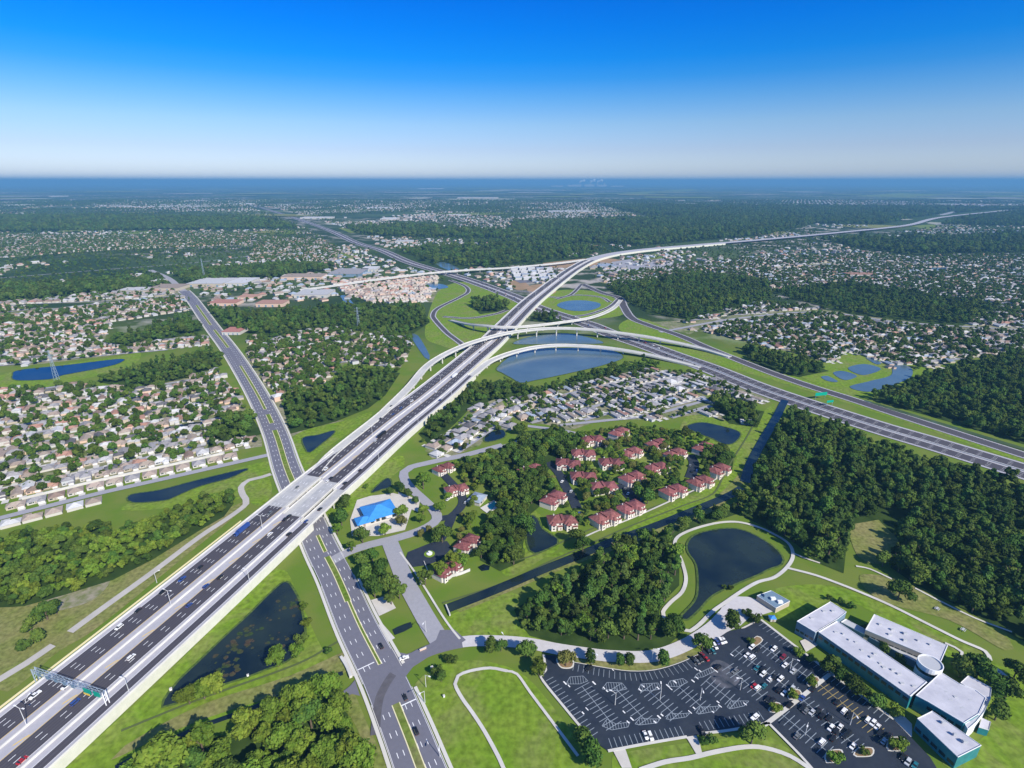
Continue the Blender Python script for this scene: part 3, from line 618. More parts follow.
FOREST = dict(
 F1=[(-20,535),(60,520),(120,521),(160,508),(198,493),(228,484),(232,495),(222,508),(200,520),(150,550),(110,570),(60,585),(20,596),(-20,598)],
 F2=[(118,775),(165,750),(215,730),(255,714),(300,692),(330,685),(346,702),(360,740),(370,785),(110,800)],
 F3=[(514,604),(540,588),(580,568),(610,553),(630,545),(652,534),(672,540),(680,560),(680,580),(668,592),(660,605),(660,620),(682,628),(668,640),(640,645),(600,645),(560,638),(530,630),(520,618)],
 F3b=[(650,532),(700,513),(738,497),(742,508),(715,517),(690,526),(672,538)],
 F4=[(755,478),(768,445),(778,430),(792,412),(830,424),(890,446),(960,468),(1030,488),(1080,520),(1080,660),(1020,632),(965,603),(915,578),(892,562),(900,535),(880,515),(850,520),(845,568),(820,558),(792,535),(765,522),(745,512),(744,498)],
 F5=[(872,396),(912,380),(960,364),(1024,352),(1080,360),(1080,455),(1010,436),(950,418)],
 F6=[(462,462),(500,452),(512,440),(520,428),(550,425),(585,438),(565,455),(548,466),(545,485),(542,500),(530,510),(523,540),(525,555),(500,566),(480,555),(480,520),(500,505),(488,482),(470,475)],
 F7=[(280,395),(330,385),(345,365),(400,370),(385,392),(368,405),(335,418),(290,430)],
 F8=[(95,378),(150,362),(212,348),(222,362),(190,374),(130,386)],
 F9=[(205,305),(255,312),(340,305),(420,304),(430,320),(410,333),(330,325),(270,335),(215,325)],
 F9b=[(108,340),(150,328),(186,312),(203,328),(160,338),(120,345)],
 F11=[(-30,286),(60,283),(150,277),(190,271),(300,262),(335,268),(280,276),(200,281),(100,292),(-30,303)],
 F12=[(395,250),(480,243),(560,240),(600,250),(585,257),(540,262),(460,268),(400,258)],
 F13=[(605,285),(700,272),(770,280),(770,298),(690,318),(650,312),(625,298)],
 F14=[(770,290),(850,282),(1000,305),(960,325),(850,312)],
 F15=[(512,222),(768,215),(820,222),(768,235),(640,245),(512,240)],
 F16=[(480,385),(500,376),(512,385),(545,384),(600,371),(640,361),(662,365),(640,366),(600,376),(545,390),(512,393),(500,396)],
 F17=[(705,396),(765,408),(758,424),(730,420)], F17b=[(703,447),(735,449),(733,466),(706,462)],
 F18=[(418,430),(440,408),(470,386),(488,380),(500,394),(470,405),(455,420),(430,442)],
 F19=[(740,345),(790,355),(830,368),(800,374),(760,366)], F20=[(470,302),(498,297),(510,308),(480,312)], F20b=[(531,314),(563,316),(560,321),(530,319)],
 F21=[(215,420),(250,412),(262,430),(225,440),(205,448)], F23=[(330,228),(400,226),(512,232),(600,232),(500,238),(380,236)],
 F24=[(820,240),(1040,235),(1040,252),(900,255)], F25=[(600,205),(1060,208),(1060,226),(830,224),(640,214)], F26=[(-30,216),(260,218),(300,228),(-30,232)],
)
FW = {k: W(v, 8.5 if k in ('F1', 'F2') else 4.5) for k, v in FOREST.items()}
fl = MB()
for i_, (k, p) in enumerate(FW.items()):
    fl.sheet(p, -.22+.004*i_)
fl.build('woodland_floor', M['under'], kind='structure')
exec_late = []
# ------------------------------------------------------------------ tree kit: crowns of many small leaf faces on lobes
def crown_mesh(name, kind, seed, nleaf=1100):
    """unit crown, 10 m tall; base of the tree at z=0"""
    r = np.random.default_rng(seed); lob = []
    if kind == 'oak':
        for i in range(11):
            a = r.uniform(0, 2*math.pi); d = r.uniform(.8, 3.6); lob.append((d*math.cos(a), d*math.sin(a), r.uniform(4.2, 7.4)-.22*d, r.uniform(1.7, 2.6)))
        lob.append((0, 0, 7.2, 2.6))
    elif kind == 'pine':
        for i in range(9):
            h = r.uniform(3.5, 9); a = r.uniform(0, 2*math.pi); d = r.uniform(.2, 1.9)*(1.15-h/13); lob.append((d*math.cos(a), d*math.sin(a), h, r.uniform(1.1, 1.8)*(1.25-h/16)))
    elif kind == 'loose':
        for i in range(14):
            a = r.uniform(0, 2*math.pi); d = r.uniform(.6, 3.4); lob.append((d*math.cos(a), d*math.sin(a), r.uniform(3.2, 8.8), r.uniform(.9, 1.8)))
    elif kind == 'shrub':
        for i in range(7):
            a = r.uniform(0, 2*math.pi); d = r.uniform(0, 3.2); lob.append((d*math.cos(a), d*math.sin(a), r.uniform(1.5, 5), r.uniform(1.6, 2.8)))
    lob = np.array(lob); wgt = lob[:, 3]**2; wgt /= wgt.sum()
    idx = r.choice(len(lob), nleaf, p=wgt); c = lob[idx]
    d = r.normal(size=(nleaf, 3)); d[:, 2] += .35; d /= np.linalg.norm(d, axis=1)[:, None]
    rad = c[:, 3]*r.uniform(.62, 1.08, nleaf)**.6
    p = c[:, :3]+d*rad[:, None]*np.array([1, 1, .78]); p[:, 2] = np.maximum(p[:, 2], .3)
    nrm = d+r.normal(size=(nleaf, 3))*.45; nrm /= np.linalg.norm(nrm, axis=1)[:, None]
    t = np.cross(nrm, r.normal(size=(nleaf, 3))); t /= np.linalg.norm(t, axis=1)[:, None]; b = np.cross(nrm, t)
    s = r.uniform(.32, .68, nleaf)[:, None]*(.8 if kind == 'pine' else 1)
    q = np.stack([p-t*s, p-b*s*.7, p+t*s, p+b*s*.7], 1).reshape(-1, 3)
    v = q.tolist(); f = [(4*i, 4*i+1, 4*i+2, 4*i+3) for i in range(nleaf)]
    # inner boughs: small irregular cores so that the crown is not see-through
    for (x, y, z, rr) in lob:
        bm = bmesh.new(); bmesh.ops.create_icosphere(bm, subdivisions=1, radius=rr*.72); base = len(v)
        for vv in bm.verts: k = r.uniform(.75, 1.2); v.append((x+vv.co.x*k, y+vv.co.y*k, max(.3, z+vv.co.z*k*.8)))
        for ff in bm.faces: f.append(tuple(base+w_.index for w_ in ff.verts))
        bm.free()
    me = bpy.data.meshes.new(name); me.from_pydata(v, [], f); return me
def trunk_mesh(seed, kind):
    r = random.Random(seed); mb = MB(); h = 6 if kind != 'shrub' else 2
    mb.cyl(0, 0, -.6, h*.5, .34, .25, 7); mb.cyl(0, 0, h*.5, h, .25, .14, 7)
    for i in range(4): a = r.uniform(0, 6.3); mb.bar((0, 0, h*r.uniform(.4, .7)), (2.2*math.cos(a), 2.2*math.sin(a), h*r.uniform(.95, 1.15)), .12)
    me = bpy.data.meshes.new('trunk'); me.from_pydata(mb.v, [], mb.f); me.materials.append(M['bark']); return me
KINDS = [('oak', 0), ('oak', 0), ('oak', 1), ('pine', 2), ('pine', 0), ('loose', 1), ('loose', 0), ('shrub', 1), ('shrub', 0), ('oak', 3)]
CM = []
for i, (k, mi) in enumerate(KINDS):
    me = crown_mesh('crown', k, 40+i, 1250 if k != 'shrub' else 700); me.materials.append(FOL[mi]); CM.append((me, trunk_mesh(i, k)))
NAME = {'oak': 'oak_tree', 'pine': 'pine_tree', 'loose': 'tree', 'shrub': 'shrub'}
PROTO = {}
def make_tree(x, y, s, k, label, group=None, cat=None, sx_=1.0):
    kd = KINDS[k][0]; t = thing(NAME[kd], label, cat or ('shrub' if kd == 'shrub' else 'tree'), (x, y, 0), rng.uniform(0, 6.28), group)
    t.scale = (s*sx_, s*sx_, s)
    for nm, me in (('crown', CM[k][0]), ('trunk', CM[k][1])):
        o = bpy.data.objects.new(nm, me); COL.objects.link(o); o.parent = t
        if nm == 'crown': PROTO.setdefault(k, o)
    return t
TREES = []      # (x,y,scale,kind,area)
def tree(x, y, s, k, area): TREES.append((x, y, s, k, area))
AREA_LABEL = dict(F1=('tree of the dense woodland between the left-hand canal and the expressway', 'woodland left of the expressway'),
 F2=('bright green tree of the wood in the bottom left corner beside the avenue', 'wood beside the avenue at the bottom'),
 F3=('dark green tree of the wood between the canal and the pale park road', 'wood above the car park'), F3b=('dark tree of the narrow belt between the canal and the round pond path', 'tree belt along the canal'),
 F4=('dark green tree of the large forest on the right, above the curving footpaths', 'large forest on the right'), F5=('dark tree of the forest beyond the second expressway on the right', 'forest beyond the second expressway'),
 F6=('green tree of the wood between the inn and the red-roofed town houses', 'wood beside the red-roofed town houses'))
# lone trees and shrubs, each with its own words: u, v, scale, kind, label
LONE = [(526,650,.85,0,'round dark tree at the left end of the pale park road'), (539,669,.75,2,'pale green tree between the car park\'s left corner and the lawn'),
 (566,660,.8,9,'yellowish round tree on the kerbed island at the car park entrance'), (591,657,.65,0,'small dark round tree just right of the yellowish island tree'),
 (620,661,.6,0,'left one of two touching round trees below the wood, by the car park'), (630,661,.62,1,'right one of two touching round trees below the wood, by the car park'),
 (664,659,.72,0,'round tree on the verge between park road and the curved row of parking bays'), (703,643,.85,1,'dark round tree at the right end of the curved parking row'),
 (733,621,.95,0,'broad dark tree on the triangular green beside the paved forecourt'), (747,612,.55,8,'low dark bush behind the broad tree on the triangular green'), (756,617,.6,8,'bush nearest the pale square pad on the triangular green'),
 (592,753,1.3,0,'big dark oak shading the footpath at the bottom corner of the car park'), (584,741,.9,1,'smaller oak behind the big one at the car park\'s bottom corner'), (753,735,1.0,0,'dark round tree on the lawn below the car park kerb'),
 (900,592,1.5,1,'big isolated round tree on the lawn between the two curving footpaths'), (884,560,1.2,1,'tree at the edge of the clearing in the right forest'), (980,668,1.4,0,'large dark tree behind the round-ended school wing'), (990,684,1.5,1,'largest dark tree right of the school, by the end of the footpath'), (1008,690,1.3,0,'dark tree at the right edge of the photo, beside the school lawn'), (998,712,1.2,0,'lower dark tree on the lawn to the right of the school'), (1016,672,.9,1,'small tree by the pale paved corner at the right edge'), (962,668,1.0,0,'tree in the corner between the school terrace and its lawn court'),
 (831,666,.9,0,'dark tree between the car park divider and the long school wing'), (841,676,.75,1,'second tree in the planting strip along the long school wing'), (853,685,.85,0,'third tree in the planting strip along the long school wing'), (864,694,.6,1,'small fourth tree in the planting strip along the long school wing'), (876,702,.7,0,'fifth tree in the planting strip along the long school wing'), (852,605,.45,8,'round clipped bush behind the short school wing'), (841,600,.4,8,'dark bush just left of the round clipped bush behind the school'), (829,597,.35,8,'thin bush behind the roof corner of the short school wing'),
 (800,652,.5,7,'pale shrub at the foot of the short school wing'), (810,658,.45,7,'second pale shrub by the school steps'), (868,630,.5,1,'small tree in the courtyard between the school wings'), (884,648,.5,0,'second small tree in the courtyard between the school wings'), (900,660,.5,0,'third small tree in the school courtyard, near the oval tower'),
 (277,659,.9,2,'light green willow-like bush standing in the near pond\'s right half'), (297,650,.7,7,'bush on the right bank of the near pond'), (300,638,.7,8,'second bush up the right bank of the near pond'), (305,622,.55,7,'third bush up the right bank of the near pond'), (303,606,.5,7,'topmost bush on the right bank of the near pond'),
 (188,697,.8,2,'left of three light green trees at the tip of the near pond'), (203,692,.8,2,'middle of three light green trees at the tip of the near pond'), (213,686,.95,2,'right and tallest of three light green trees at the tip of the near pond'), (328,650,.4,8,'small round bush on the grass between pond and avenue'),
 (361,560,.8,0,'topmost tree of the clump between the avenue and the side street'), (372,556,.85,1,'tree beside the side street junction at the clump\'s top right'), (366,574,1.05,0,'tree on the avenue side of the clump by the side street'), (380,571,1.15,1,'broad tree in the middle of the clump by the side street'), (374,589,1.1,0,'lower left tree of the clump by the side street'), (388,585,1.15,0,'large tree in the lower middle of the clump by the side street'), (399,592,.9,6,'greyish loose tree at the clump\'s right edge, on the side street'), (391,599,.75,6,'lowest tree of the clump, by the pad\'s driveway'),
 (448,658,.5,8,'dark hedge bush south of the access road bend'), (454,659,.45,8,'second dark hedge bush south of the access road bend'), (437,670,.6,8,'round bush next to the small white cabinet on the lawn'), (441,677,.5,0,'lower bush next to the small white cabinet on the lawn'), (491,646,.75,0,'left of the dark trees on the bend of the access road'), (501,646,.6,1,'right of the dark trees on the bend of the access road'),
 (362,536,1.0,0,'dark round tree in front of the blue-roofed building'), (341,518,1.1,0,'large tree between the expressway wall and the blue-roofed building'), (345,502,.9,1,'tree at the back left corner of the blue-roofed building'), (337,530,.7,5,'bright green tree between the avenue and the blue-roofed building'), (351,548,.6,5,'small bright tree at the side street mouth'), (385,530,.75,2,'tree at the blue-roofed building\'s right front corner'), (401,522,.75,9,'left tree of the two in the blue-roofed building\'s car park'), (402,512,.8,2,'tall tree by the blue-roofed building\'s right wall'), (420,519,.6,2,'tree on the inside of the street bend'), (423,510,.6,2,'second tree on the inside of the street bend'), (416,501,.6,1,'third tree on the inside of the street bend'), (408,494,.7,0,'fourth tree on the inside of the street bend'), (399,487,.7,1,'tree beside the small triangular pond'), (390,492,.6,0,'tree behind the blue-roofed building'),
 (442,535,1.15,1,'big round tree between the inn\'s two car parks'), (429,530,.5,9,'left palm-like tree along the inn hedge'), (421,534,.5,9,'small tree at the left end of the inn hedge'), (423,482,1.15,5,'tall bright tree beside the upper inn wing'), (440,508,.7,2,'tree beside the inn driveway loop'), (452,563,.9,5,'bright tree below the lower inn wing'), (441,571,.9,5,'bright tree at the corner by the white garden wall'), (425,578,.9,6,'grey-green tree on the fence corner by the side street'), (463,562,.7,2,'tree at the right end of the lower inn wing'), (470,520,.8,2,'palm-like tree right of the inn driveway'),
 (30,626,.75,0,'left tree of the clump in the rough meadow at the left edge'), (45,612,1.0,1,'tallest tree of the clump in the rough meadow at the left edge'), (55,608,.8,0,'right tree of the clump in the rough meadow at the left edge'), (38,636,.7,0,'lower tree of the clump in the rough meadow'), (22,644,.7,8,'lowest bush of the clump in the rough meadow'),
 (533,559,.1,8,''), (583,545,1.2,0,'dark tree at the corner of the lowest red-roofed town house'), (577,538,1.0,1,'smaller tree behind the dark tree at the lowest red-roofed town house'), (648,497,1.4,0,'large dark tree between two red-roofed town houses on the canal side'), (638,493,1.2,0,'dark tree left of the largest one on the canal side of the town houses'), (655,486,1.1,0,'dark tree behind the largest one on the canal side of the town houses'), (716,452,1.4,0,'huge round tree beside the town houses\' pond'), (725,458,1.3,0,'huge round tree at the path corner beside the town houses\' pond'), (706,456,1.2,1,'round tree left of the two huge ones by the pond'), (685,434,1.0,0,'tree on the left bank of the town houses\' pond'),
 (751,640,.4,8,'bush on the first planted island at the top of the right car park'), (813,680,.55,7,'bush on the planted island by the car park divider\'s upper end'), (794,693,.5,7,'bush on the second planted island along the car park divider'), (775,706,.5,7,'bush on the third planted island along the car park divider'), (834,755,.6,7,'bush on the left planted island at the foot of the lower car park'), (864,750,.4,8,'low bush on the middle planted island at the foot of the lower car park'), (896,742,.7,7,'bush on the right planted island at the foot of the lower car park'), (897,711,.6,7,'brown-green shrub by the school\'s paved entrance'), (704,741,.4,8,'bush beside the lower paved exit of the car park'), (712,738,.45,8,'second bush beside the lower paved exit of the car park'), (697,575,.35,8,''), (731,587,.35,8,'small bush on the lower bank of the round pond'), (724,586,.3,8,'tiny bush on the lower bank of the round pond')]
LONE = [l for l in LONE if l[4]]
for u, v, s, k, lab in LONE:
    s *= 1.5 if s < 1.2 else 1.15; x, y = P(u, v, 4*s); make_tree(x, y, s, k, lab); occ_disc(x, y, 4*s)
NL = len(LONE)
# woods
def vn(x, y, s, seed):
    def h(i, j): return ((math.sin(i*127.1+j*311.7+seed)*43758.5453) % 1)
    x /= s; y /= s; i, j = math.floor(x), math.floor(y); fx, fy = x-i, y-j; fx = fx*fx*(3-2*fx); fy = fy*fy*(3-2*fy)
    return (h(i,j)*(1-fx)+h(i+1,j)*fx)*(1-fy)+(h(i,j+1)*(1-fx)+h(i+1,j+1)*fx)*fy
def jitter_grid(poly, sp, j=.45):
    a = np.array(poly); x0, y0 = a.min(0); x1, y1 = a.max(0)
    X, Y = np.meshgrid(np.arange(x0, x1, sp), np.arange(y0, y1, sp*.88), indexing='ij'); X[:, ::2] += sp/2
    X = X.ravel()+NR.uniform(-j, j, X.size)*sp; Y = Y.ravel()+NR.uniform(-j, j, Y.size)*sp
    k = in_poly(X, Y, poly); return list(zip(X[k], Y[k]))
MIX = dict(F1=[(2,3),(5,4),(0,3),(7,1),(1,3),(6,2)], F2=[(2,5),(5,4),(1,2)], F3=[(0,3),(3,5),(4,4),(1,2),(6,3),(2,1)], F4=[(0,3),(3,4),(4,4),(1,3),(6,2)], F6=[(0,3),(1,4),(5,1),(6,2)], F3b=[(0,3),(1,3),(4,2)])
def pick(mixv):
    t = rng.uniform(0, sum(w_ for _, w_ in mixv))
    for k, w_ in mixv:
        t -= w_
        if t <= 0: return k
    return mixv[0][0]
CLEAR = W([(850,524),(875,516),(900,528),(897,552),(858,562),(850,545)])
for k, p in FW.items():
    d = sum(q[1] for q in p)/len(p); sp = 7.6 if d < 520 else (9.5 if d < 900 else (13 if d < 1800 else 24))
    if k == 'F2': sp = 9.0
    if k in ('F1',): sp = 6.2
    mixv = MIX.get(k, [(0,3),(1,3),(4,3),(6,2),(3,2)])
    for x, y in jitter_grid(p, sp):
        i, j = int((x-OX)/CS), int((y-OY)/CS)
        if 0 <= i < NX and 0 <= j < NY and OCC[i, j]: continue
        if k == 'F4' and in_poly(np.array([x]), np.array([y]), CLEAR)[0] and rng.random() < .93: continue
        if not in_view(x, y, 90, 60): continue
        if vn(x, y, 22, 3.3) > .86 and rng.random() < .8 and k != 'F1': continue
        s = rng.uniform(.66, 1.5)*(sp/8.2)**.75*(1.15 if k in ('F4', 'F3', 'F2') else (.85 if k == 'F1' else 1))*(1.35 if rng.random() < .07 else 1)
        kk = pick(mixv); 
        if KINDS[kk][0] == 'pine': s *= 1.15
        if k in ('F7','F9','F9b','F8','F18','F16','F12','F13','F14'): s *= .82
        tree(x, y, s, kk, k)
for k, p in FW.items(): occ_poly(p, 3)
occ_poly(W([(425,300),(445,278),(470,276),(512,294),(545,286),(585,262),(600,280),(640,296),(700,335),(690,352),(600,325),(500,350),(440,362),(425,330)]), 7)

# ------------------------------------------------------------------ houses
def hip(mb, x0, x1, y0, y1, z, h, ov=.5, mi=0):
    x0 -= ov; x1 += ov; y0 -= ov; y1 += ov; W_, D_ = x1-x0, y1-y0; k = min(W_, D_)/2; zc = z-.15
    if W_ >= D_: r = [(x0+k, (y0+y1)/2, z+h), (x1-k, (y0+y1)/2, z+h)]
    else: r = [((x0+x1)/2, y0+k, z+h), ((x0+x1)/2, y1-k, z+h)]
    v = [(x0,y0,zc),(x1,y0,zc),(x1,y1,zc),(x0,y1,zc)]+r
    f = [(0,1,5,4),(1,2,5),(2,3,4,5),(3,0,4)] if W_ >= D_ else [(0,1,4),(1,2,5,4),(2,3,5),(3,0,4,5)]
    return mb.add(v, f+[(3,2,1,0)], mi)
def gable(mb, x0, x1, y0, y1, z, h, ov=.5, mi=0):
    x0 -= ov; x1 += ov; y0 -= ov; y1 += ov; ym = (y0+y1)/2; zc = z-.15
    return mb.add([(x0,y0,zc),(x1,y0,zc),(x1,y1,zc),(x0,y1,zc),(x0,ym,z+h),(x1,ym,z+h)], [(0,1,5,4),(2,3,4,5),(1,2,5),(3,0,4),(3,2,1,0)], mi)
def house_parts(form):
    wl_, rf, gd, dr, win = MB(), MB(), MB(), MB(), []
    if form == 0:    # L-shaped bungalow with a projecting garage wing, hip roofs
        wl_.prism([(-8,-4),(8,-4),(8,6),(-8,6)], -.55, 3.0); wl_.prism([(1.5,-8),(8,-8),(8,-4.02),(1.5,-4.02)], -.55, 2.9)
        hip(rf, -8, 8, -4, 6, 3, 2.6); hip(rf, 1.5, 8, -8, 0, 2.95, 1.7)
        gd.box(2.4, 7.2, -8.08, -8.01, 0, 2.3); dr.box(-1, 0, -4.08, -4.01, 0, 2.1); win = [(-6.2,-3.4,-4.08,-4.01), (-3,-1.8,-4.08,-4.01)]
    elif form == 1:  # square bungalow, one hip roof
        wl_.prism([(-7,-7),(7,-7),(7,6),(-7,6)], -.55, 3.0); hip(rf, -7, 7, -7, 6, 3, 3.0)
        gd.box(1.2, 6.2, -7.08, -7.01, 0, 2.3); dr.box(-1.5, -.5, -7.08, -7.01, 0, 2.1); win = [(-5.8,-3,-7.08,-7.01)]
    elif form == 2:  # narrow deep house, gable
        wl_.prism([(-5.5,-9),(5.5,-9),(5.5,8),(-5.5,8)], -.55, 3.0); gm_ = MB(); gable(gm_, -9, 8, -5.5, 5.5, 3, 2.6)
        rf.add([(-y, x, z) for x, y, z in gm_.v], gm_.f)
        gd.box(.4, 4.8, -9.08, -9.01, 0, 2.3); dr.box(-1.3, -.4, -9.08, -9.01, 0, 2.1); win = [(-4.6,-2.2,-9.08,-9.01)]
    elif form == 3:  # two storeys
        wl_.prism([(-6,-5),(6,-5),(6,5),(-6,5)], -.55, 5.6); wl_.prism([(.5,-8.5),(6,-8.5),(6,-5.02),(.5,-5.02)], -.55, 2.9)
        hip(rf, -6, 6, -5, 5, 5.6, 2.4); hip(rf, .5, 6, -8.5, -5.6, 2.9, 1.2)
        gd.box(1.1, 5.4, -8.58, -8.51, 0, 2.3); dr.box(-1.6, -.6, -5.08, -5.01, 0, 2.1); win = [(-4.8,-2.6,-5.08,-5.01), (-4.6,-2.6,-5.09,-5.02)]
    elif form == 4:  # mobile home: long low box with a carport
        wl_.prism([(-4,-9),(1.5,-9),(1.5,9),(-4,9)], -.55, 2.8); gm_ = MB(); gable(gm_, -9, 9, -1.5, 4, 2.8, .7, .3)
        rf.add([(-y, x, z) for x, y, z in gm_.v], gm_.f); rf.box(1.8, 4.8, -8, 0, 2.35, 2.45)
        for x in (4.6,): 
            for y in (-7.8, -.3): wl_.box(x-.1, x+.1, y-.1, y+.1, 0, 2.34)
        gd.box(1.6, 4.6, 1, 3.5, 0, 2.2); dr.box(1.51, 1.58, -4, -3.1, .3, 2.3); win = [(-3,-.5,-9.08,-9.01)]
    return wl_, rf, gd, dr, win
HM = {}
for f in range(5):
    wl_, rf, gd, dr, win = house_parts(f)
    def mk(mb, nm):
        me = bpy.data.meshes.new(nm); me.from_pydata(mb.v, [], mb.f); bm = bmesh.new(); bm.from_mesh(me); bmesh.ops.recalc_face_normals(bm, faces=bm.faces); bm.to_mesh(me); bm.free(); return me
    HM[f] = dict(wall=mk(wl_, 'wall'), roof=mk(rf, 'roof'), garage=mk(gd, 'garage_door'), door=mk(dr, 'door'), win=[mk(MB().box(a, b, c, d, 1.0, 2.2), 'window') for a, b, c, d in win], raw=(wl_, rf))
for f in range(5):
    HM[f]['garage'].materials.append(M['garage']); HM[f]['door'].materials.append(M['door'])
    for w_ in HM[f]['win']: w_.materials.append(M['glass'])
CLR = {}
def colored(f, part, m):
    k = (f, part, m.name)
    if k not in CLR: me = HM[f][part].copy(); me.materials.append(m); CLR[k] = me
    return CLR[k]
HOUSES = []
TMUL = dict(west=3.3, west_lake=2.6, mobile=4.2, mobile_west=2.2, mid_left=3.4, east=3.2, east_mid=3.2, east_far=3.0, west_far=2.8, north_left=2.4, north_mid=2.2, townlets=.3)
def house(x, y, rz, form, roof, wallm, where, s=1.0): HOUSES.append([x, y, rz, form, roof, wallm, where, s])
def build_house(h, detail, label, group):
    x, y, rz, form, roof, wallm, where, s = h
    t = thing('mobile_home' if form == 4 else 'house', label, 'mobile home' if form == 4 else 'house', (x, y, 0), rz, group); t.scale = (s, s, s*1.0)
    def ch(nm, me):
        o = bpy.data.objects.new(nm, me); COL.objects.link(o); o.parent = t
    ch('wall', colored(form, 'wall', M[wallm])); ch('roof', colored(form, 'roof', M['roof_'+roof]))
    if detail:
        ch('garage_door' if form != 4 else 'shed', HM[form]['garage']); ch('door', HM[form]['door'])
        for w_ in HM[form]['win']: ch('window', w_)
ST = MB(); DW = MB(); YD = MB(); NYD = []
PAL = {'west': [('tan',5),('grey',4),('brown',2),('terracotta',2),('white',2),('charcoal',1)], 'east': [('grey',4),('white',5),('tan',3),('brown',2),('blue_grey',2),('terracotta',1),('charcoal',1)],
       'mobile': [('white',3),('grey',7),('blue_grey',3),('tan',3),('terracotta',1),('charcoal',2)], 'pink': [('sand',5),('tan',2),('terracotta',1)], 'canal': [('tan',6),('brown',2),('grey',2)]}
WP = [('wall',5),('cream',4),('peach',2),('greyw',2)]
def pickw(l):
    t = rng.uniform(0, sum(w_ for _, w_ in l))
    for k, w_ in l:
        t -= w_
        if t <= 0: return k
    return l[0][0]
def suburb(key, px, d0, d1, pal, where, street=54, lot=17.5, forms=(0,0,1,2,3), drop=.10, trees=.55, sc=1.0, yard=True, tk=((0,6),(1,2),(4,2),(8,2)), occm=True):
    poly = W(px); (ax0, ay0), (ax1, ay1) = P(*d0), P(*d1); th = math.atan2(ay1-ay0, ax1-ax0); c, s = math.cos(th), math.sin(th)
    loc = [((x*c+y*s), (-x*s+y*c)) for x, y in poly]; X0, X1 = min(p[0] for p in loc), max(p[0] for p in loc); Y0, Y1 = min(p[1] for p in loc), max(p[1] for p in loc)
    if yard: YD.sheet(poly, -.53+.004*len(YD.f)/max(1, len(YD.f))*NYD.append(1) if 0 else -.53+.004*len(NYD)); NYD.append(1)
    pa = np.array(poly); rows = 0
    Yk = Y0+street*.4
    while Yk < Y1:
        # street pieces inside the polygon
        run = []; xs = np.arange(X0, X1+6, 6.0); wx, wy = xs*c-(Yk+3*np.sin(xs/70))*s, xs*s+(Yk+3*np.sin(xs/70))*c; ins = in_poly(wx, wy, poly)
        for i in range(len(xs)):
            ok = ins[i] and free(wx[i], wy[i])
            if ok: run.append((wx[i], wy[i]))
            if (not ok or i == len(xs)-1):
                if len(run) > 3: ST.ribbon(run, -3.4, 3.4, .038)
                run = []
        for side_ in (1, -1):
            col_ = 0
            x = X0+rng.uniform(0, lot)
            while x < X1:
                hy = Yk+side_*17*(.78 if street < 45 else 1); wx_, wy_ = x*c-hy*s, x*s+hy*c
                if in_poly(np.array([wx_]), np.array([wy_]), poly)[0] and free(wx_, wy_) and rng.random() > drop and in_view(wx_, wy_, 40, 20):
                    rz = th+(0 if side_ > 0 else math.pi)+rng.uniform(-.05, .05)
                    f = rng.choice(forms); house(wx_, wy_, rz, f, pickw(PAL[pal]), pickw(WP) if f != 4 else rng.choice(['wall','greyw','cream']), (key, rows*2+(side_ < 0), col_, where), sc*rng.uniform(.9, 1.1)); col_ += 1
                    fx, fy = math.sin(rz), -math.cos(rz)      # front direction
                    gx, gy = math.cos(rz)*4.5, math.sin(rz)*4.5
                    DW.add([(wx_+gx-math.cos(rz)*2.6+fx*7, wy_+gy-math.sin(rz)*2.6+fy*7, .041), (wx_+gx+math.cos(rz)*2.6+fx*7, wy_+gy+math.sin(rz)*2.6+fy*7, .041), (wx_+gx+math.cos(rz)*2.6+fx*14, wy_+gy+math.sin(rz)*2.6+fy*14, .041), (wx_+gx-math.cos(rz)*2.6+fx*14, wy_+gy-math.sin(rz)*2.6+fy*14, .041)], [(0,1,2,3)])
                    if occm: occ_disc(wx_, wy_, 5.0*sc, 5)
                x += lot*rng.uniform(.95, 1.12)
        rows += 1; Yk += street
    A = abs(sum(poly[i][0]*poly[(i+1) % len(poly)][1]-poly[(i+1) % len(poly)][0]*poly[i][1] for i in range(len(poly))))/2
    n = int(A/230*trees*TMUL.get(key, 2.0)); mn, mx_2 = pa.min(0), pa.max(0); q = NR.uniform(mn, mx_2, (int(n*2.2), 2)); q = q[in_poly(q[:, 0], q[:, 1], poly)][:n]
    for x, y in q:
        if (free(x, y) or (rng.random() < (.7 if key.startswith('mobile') else .6) and OCC[int((x-OX)/CS), int((y-OY)/CS)] == 5)) and in_view(x, y, 60, 30): tree(x, y, rng.uniform(.6, 1.15)*(1.0 if y < 1500 else .9)*(.85 if key.startswith('mobile') else 1), pick(list(tk)), key)
# the two rows of tan-roofed houses by the canal street
cs = side[3]; CSS = arclen(cs)
i = 0; s = 22
while s < CSS[-1]-26:
    q, d = at_s(cs, CSS, s); rz = math.atan2(d[1], d[0])
    x, y = q[0]-d[1]*15, q[1]+d[0]*15
    house(x, y, rz, rng.choice([0, 0, 1]), pickw(PAL['canal']), rng.choice(['wall','wall','cream']), ('canal_north', 0, i, 'north of the canal street'), .82); occ_disc(x, y, 6)
    DW.add([(q[0]-d[1]*k+d[0]*m_, q[1]+d[0]*k+d[1]*m_, .043) for k, m_ in ((4,2),(4,7),(9,7),(9,2))], [(0,1,2,3)])
    u_, v_ = proj(q[0]+d[1]*17, q[1]-d[0]*17)
    if u_ < 112:
        x2, y2 = q[0]+d[1]*17, q[1]-d[0]*17
        house(x2, y2, rz+math.pi, rng.choice([0, 0, 1]), 'tan' if i % 3 else 'white', 'wall', ('canal_south', 0, i, 'between canal street and woodland'), .82); occ_disc(x2, y2, 6)
    s += 14.2; i += 1
wallp = smooth([offp(cs, CSS, s_, -26) for s_ in np.linspace(25, CSS[-1]-40, 30)], 8)
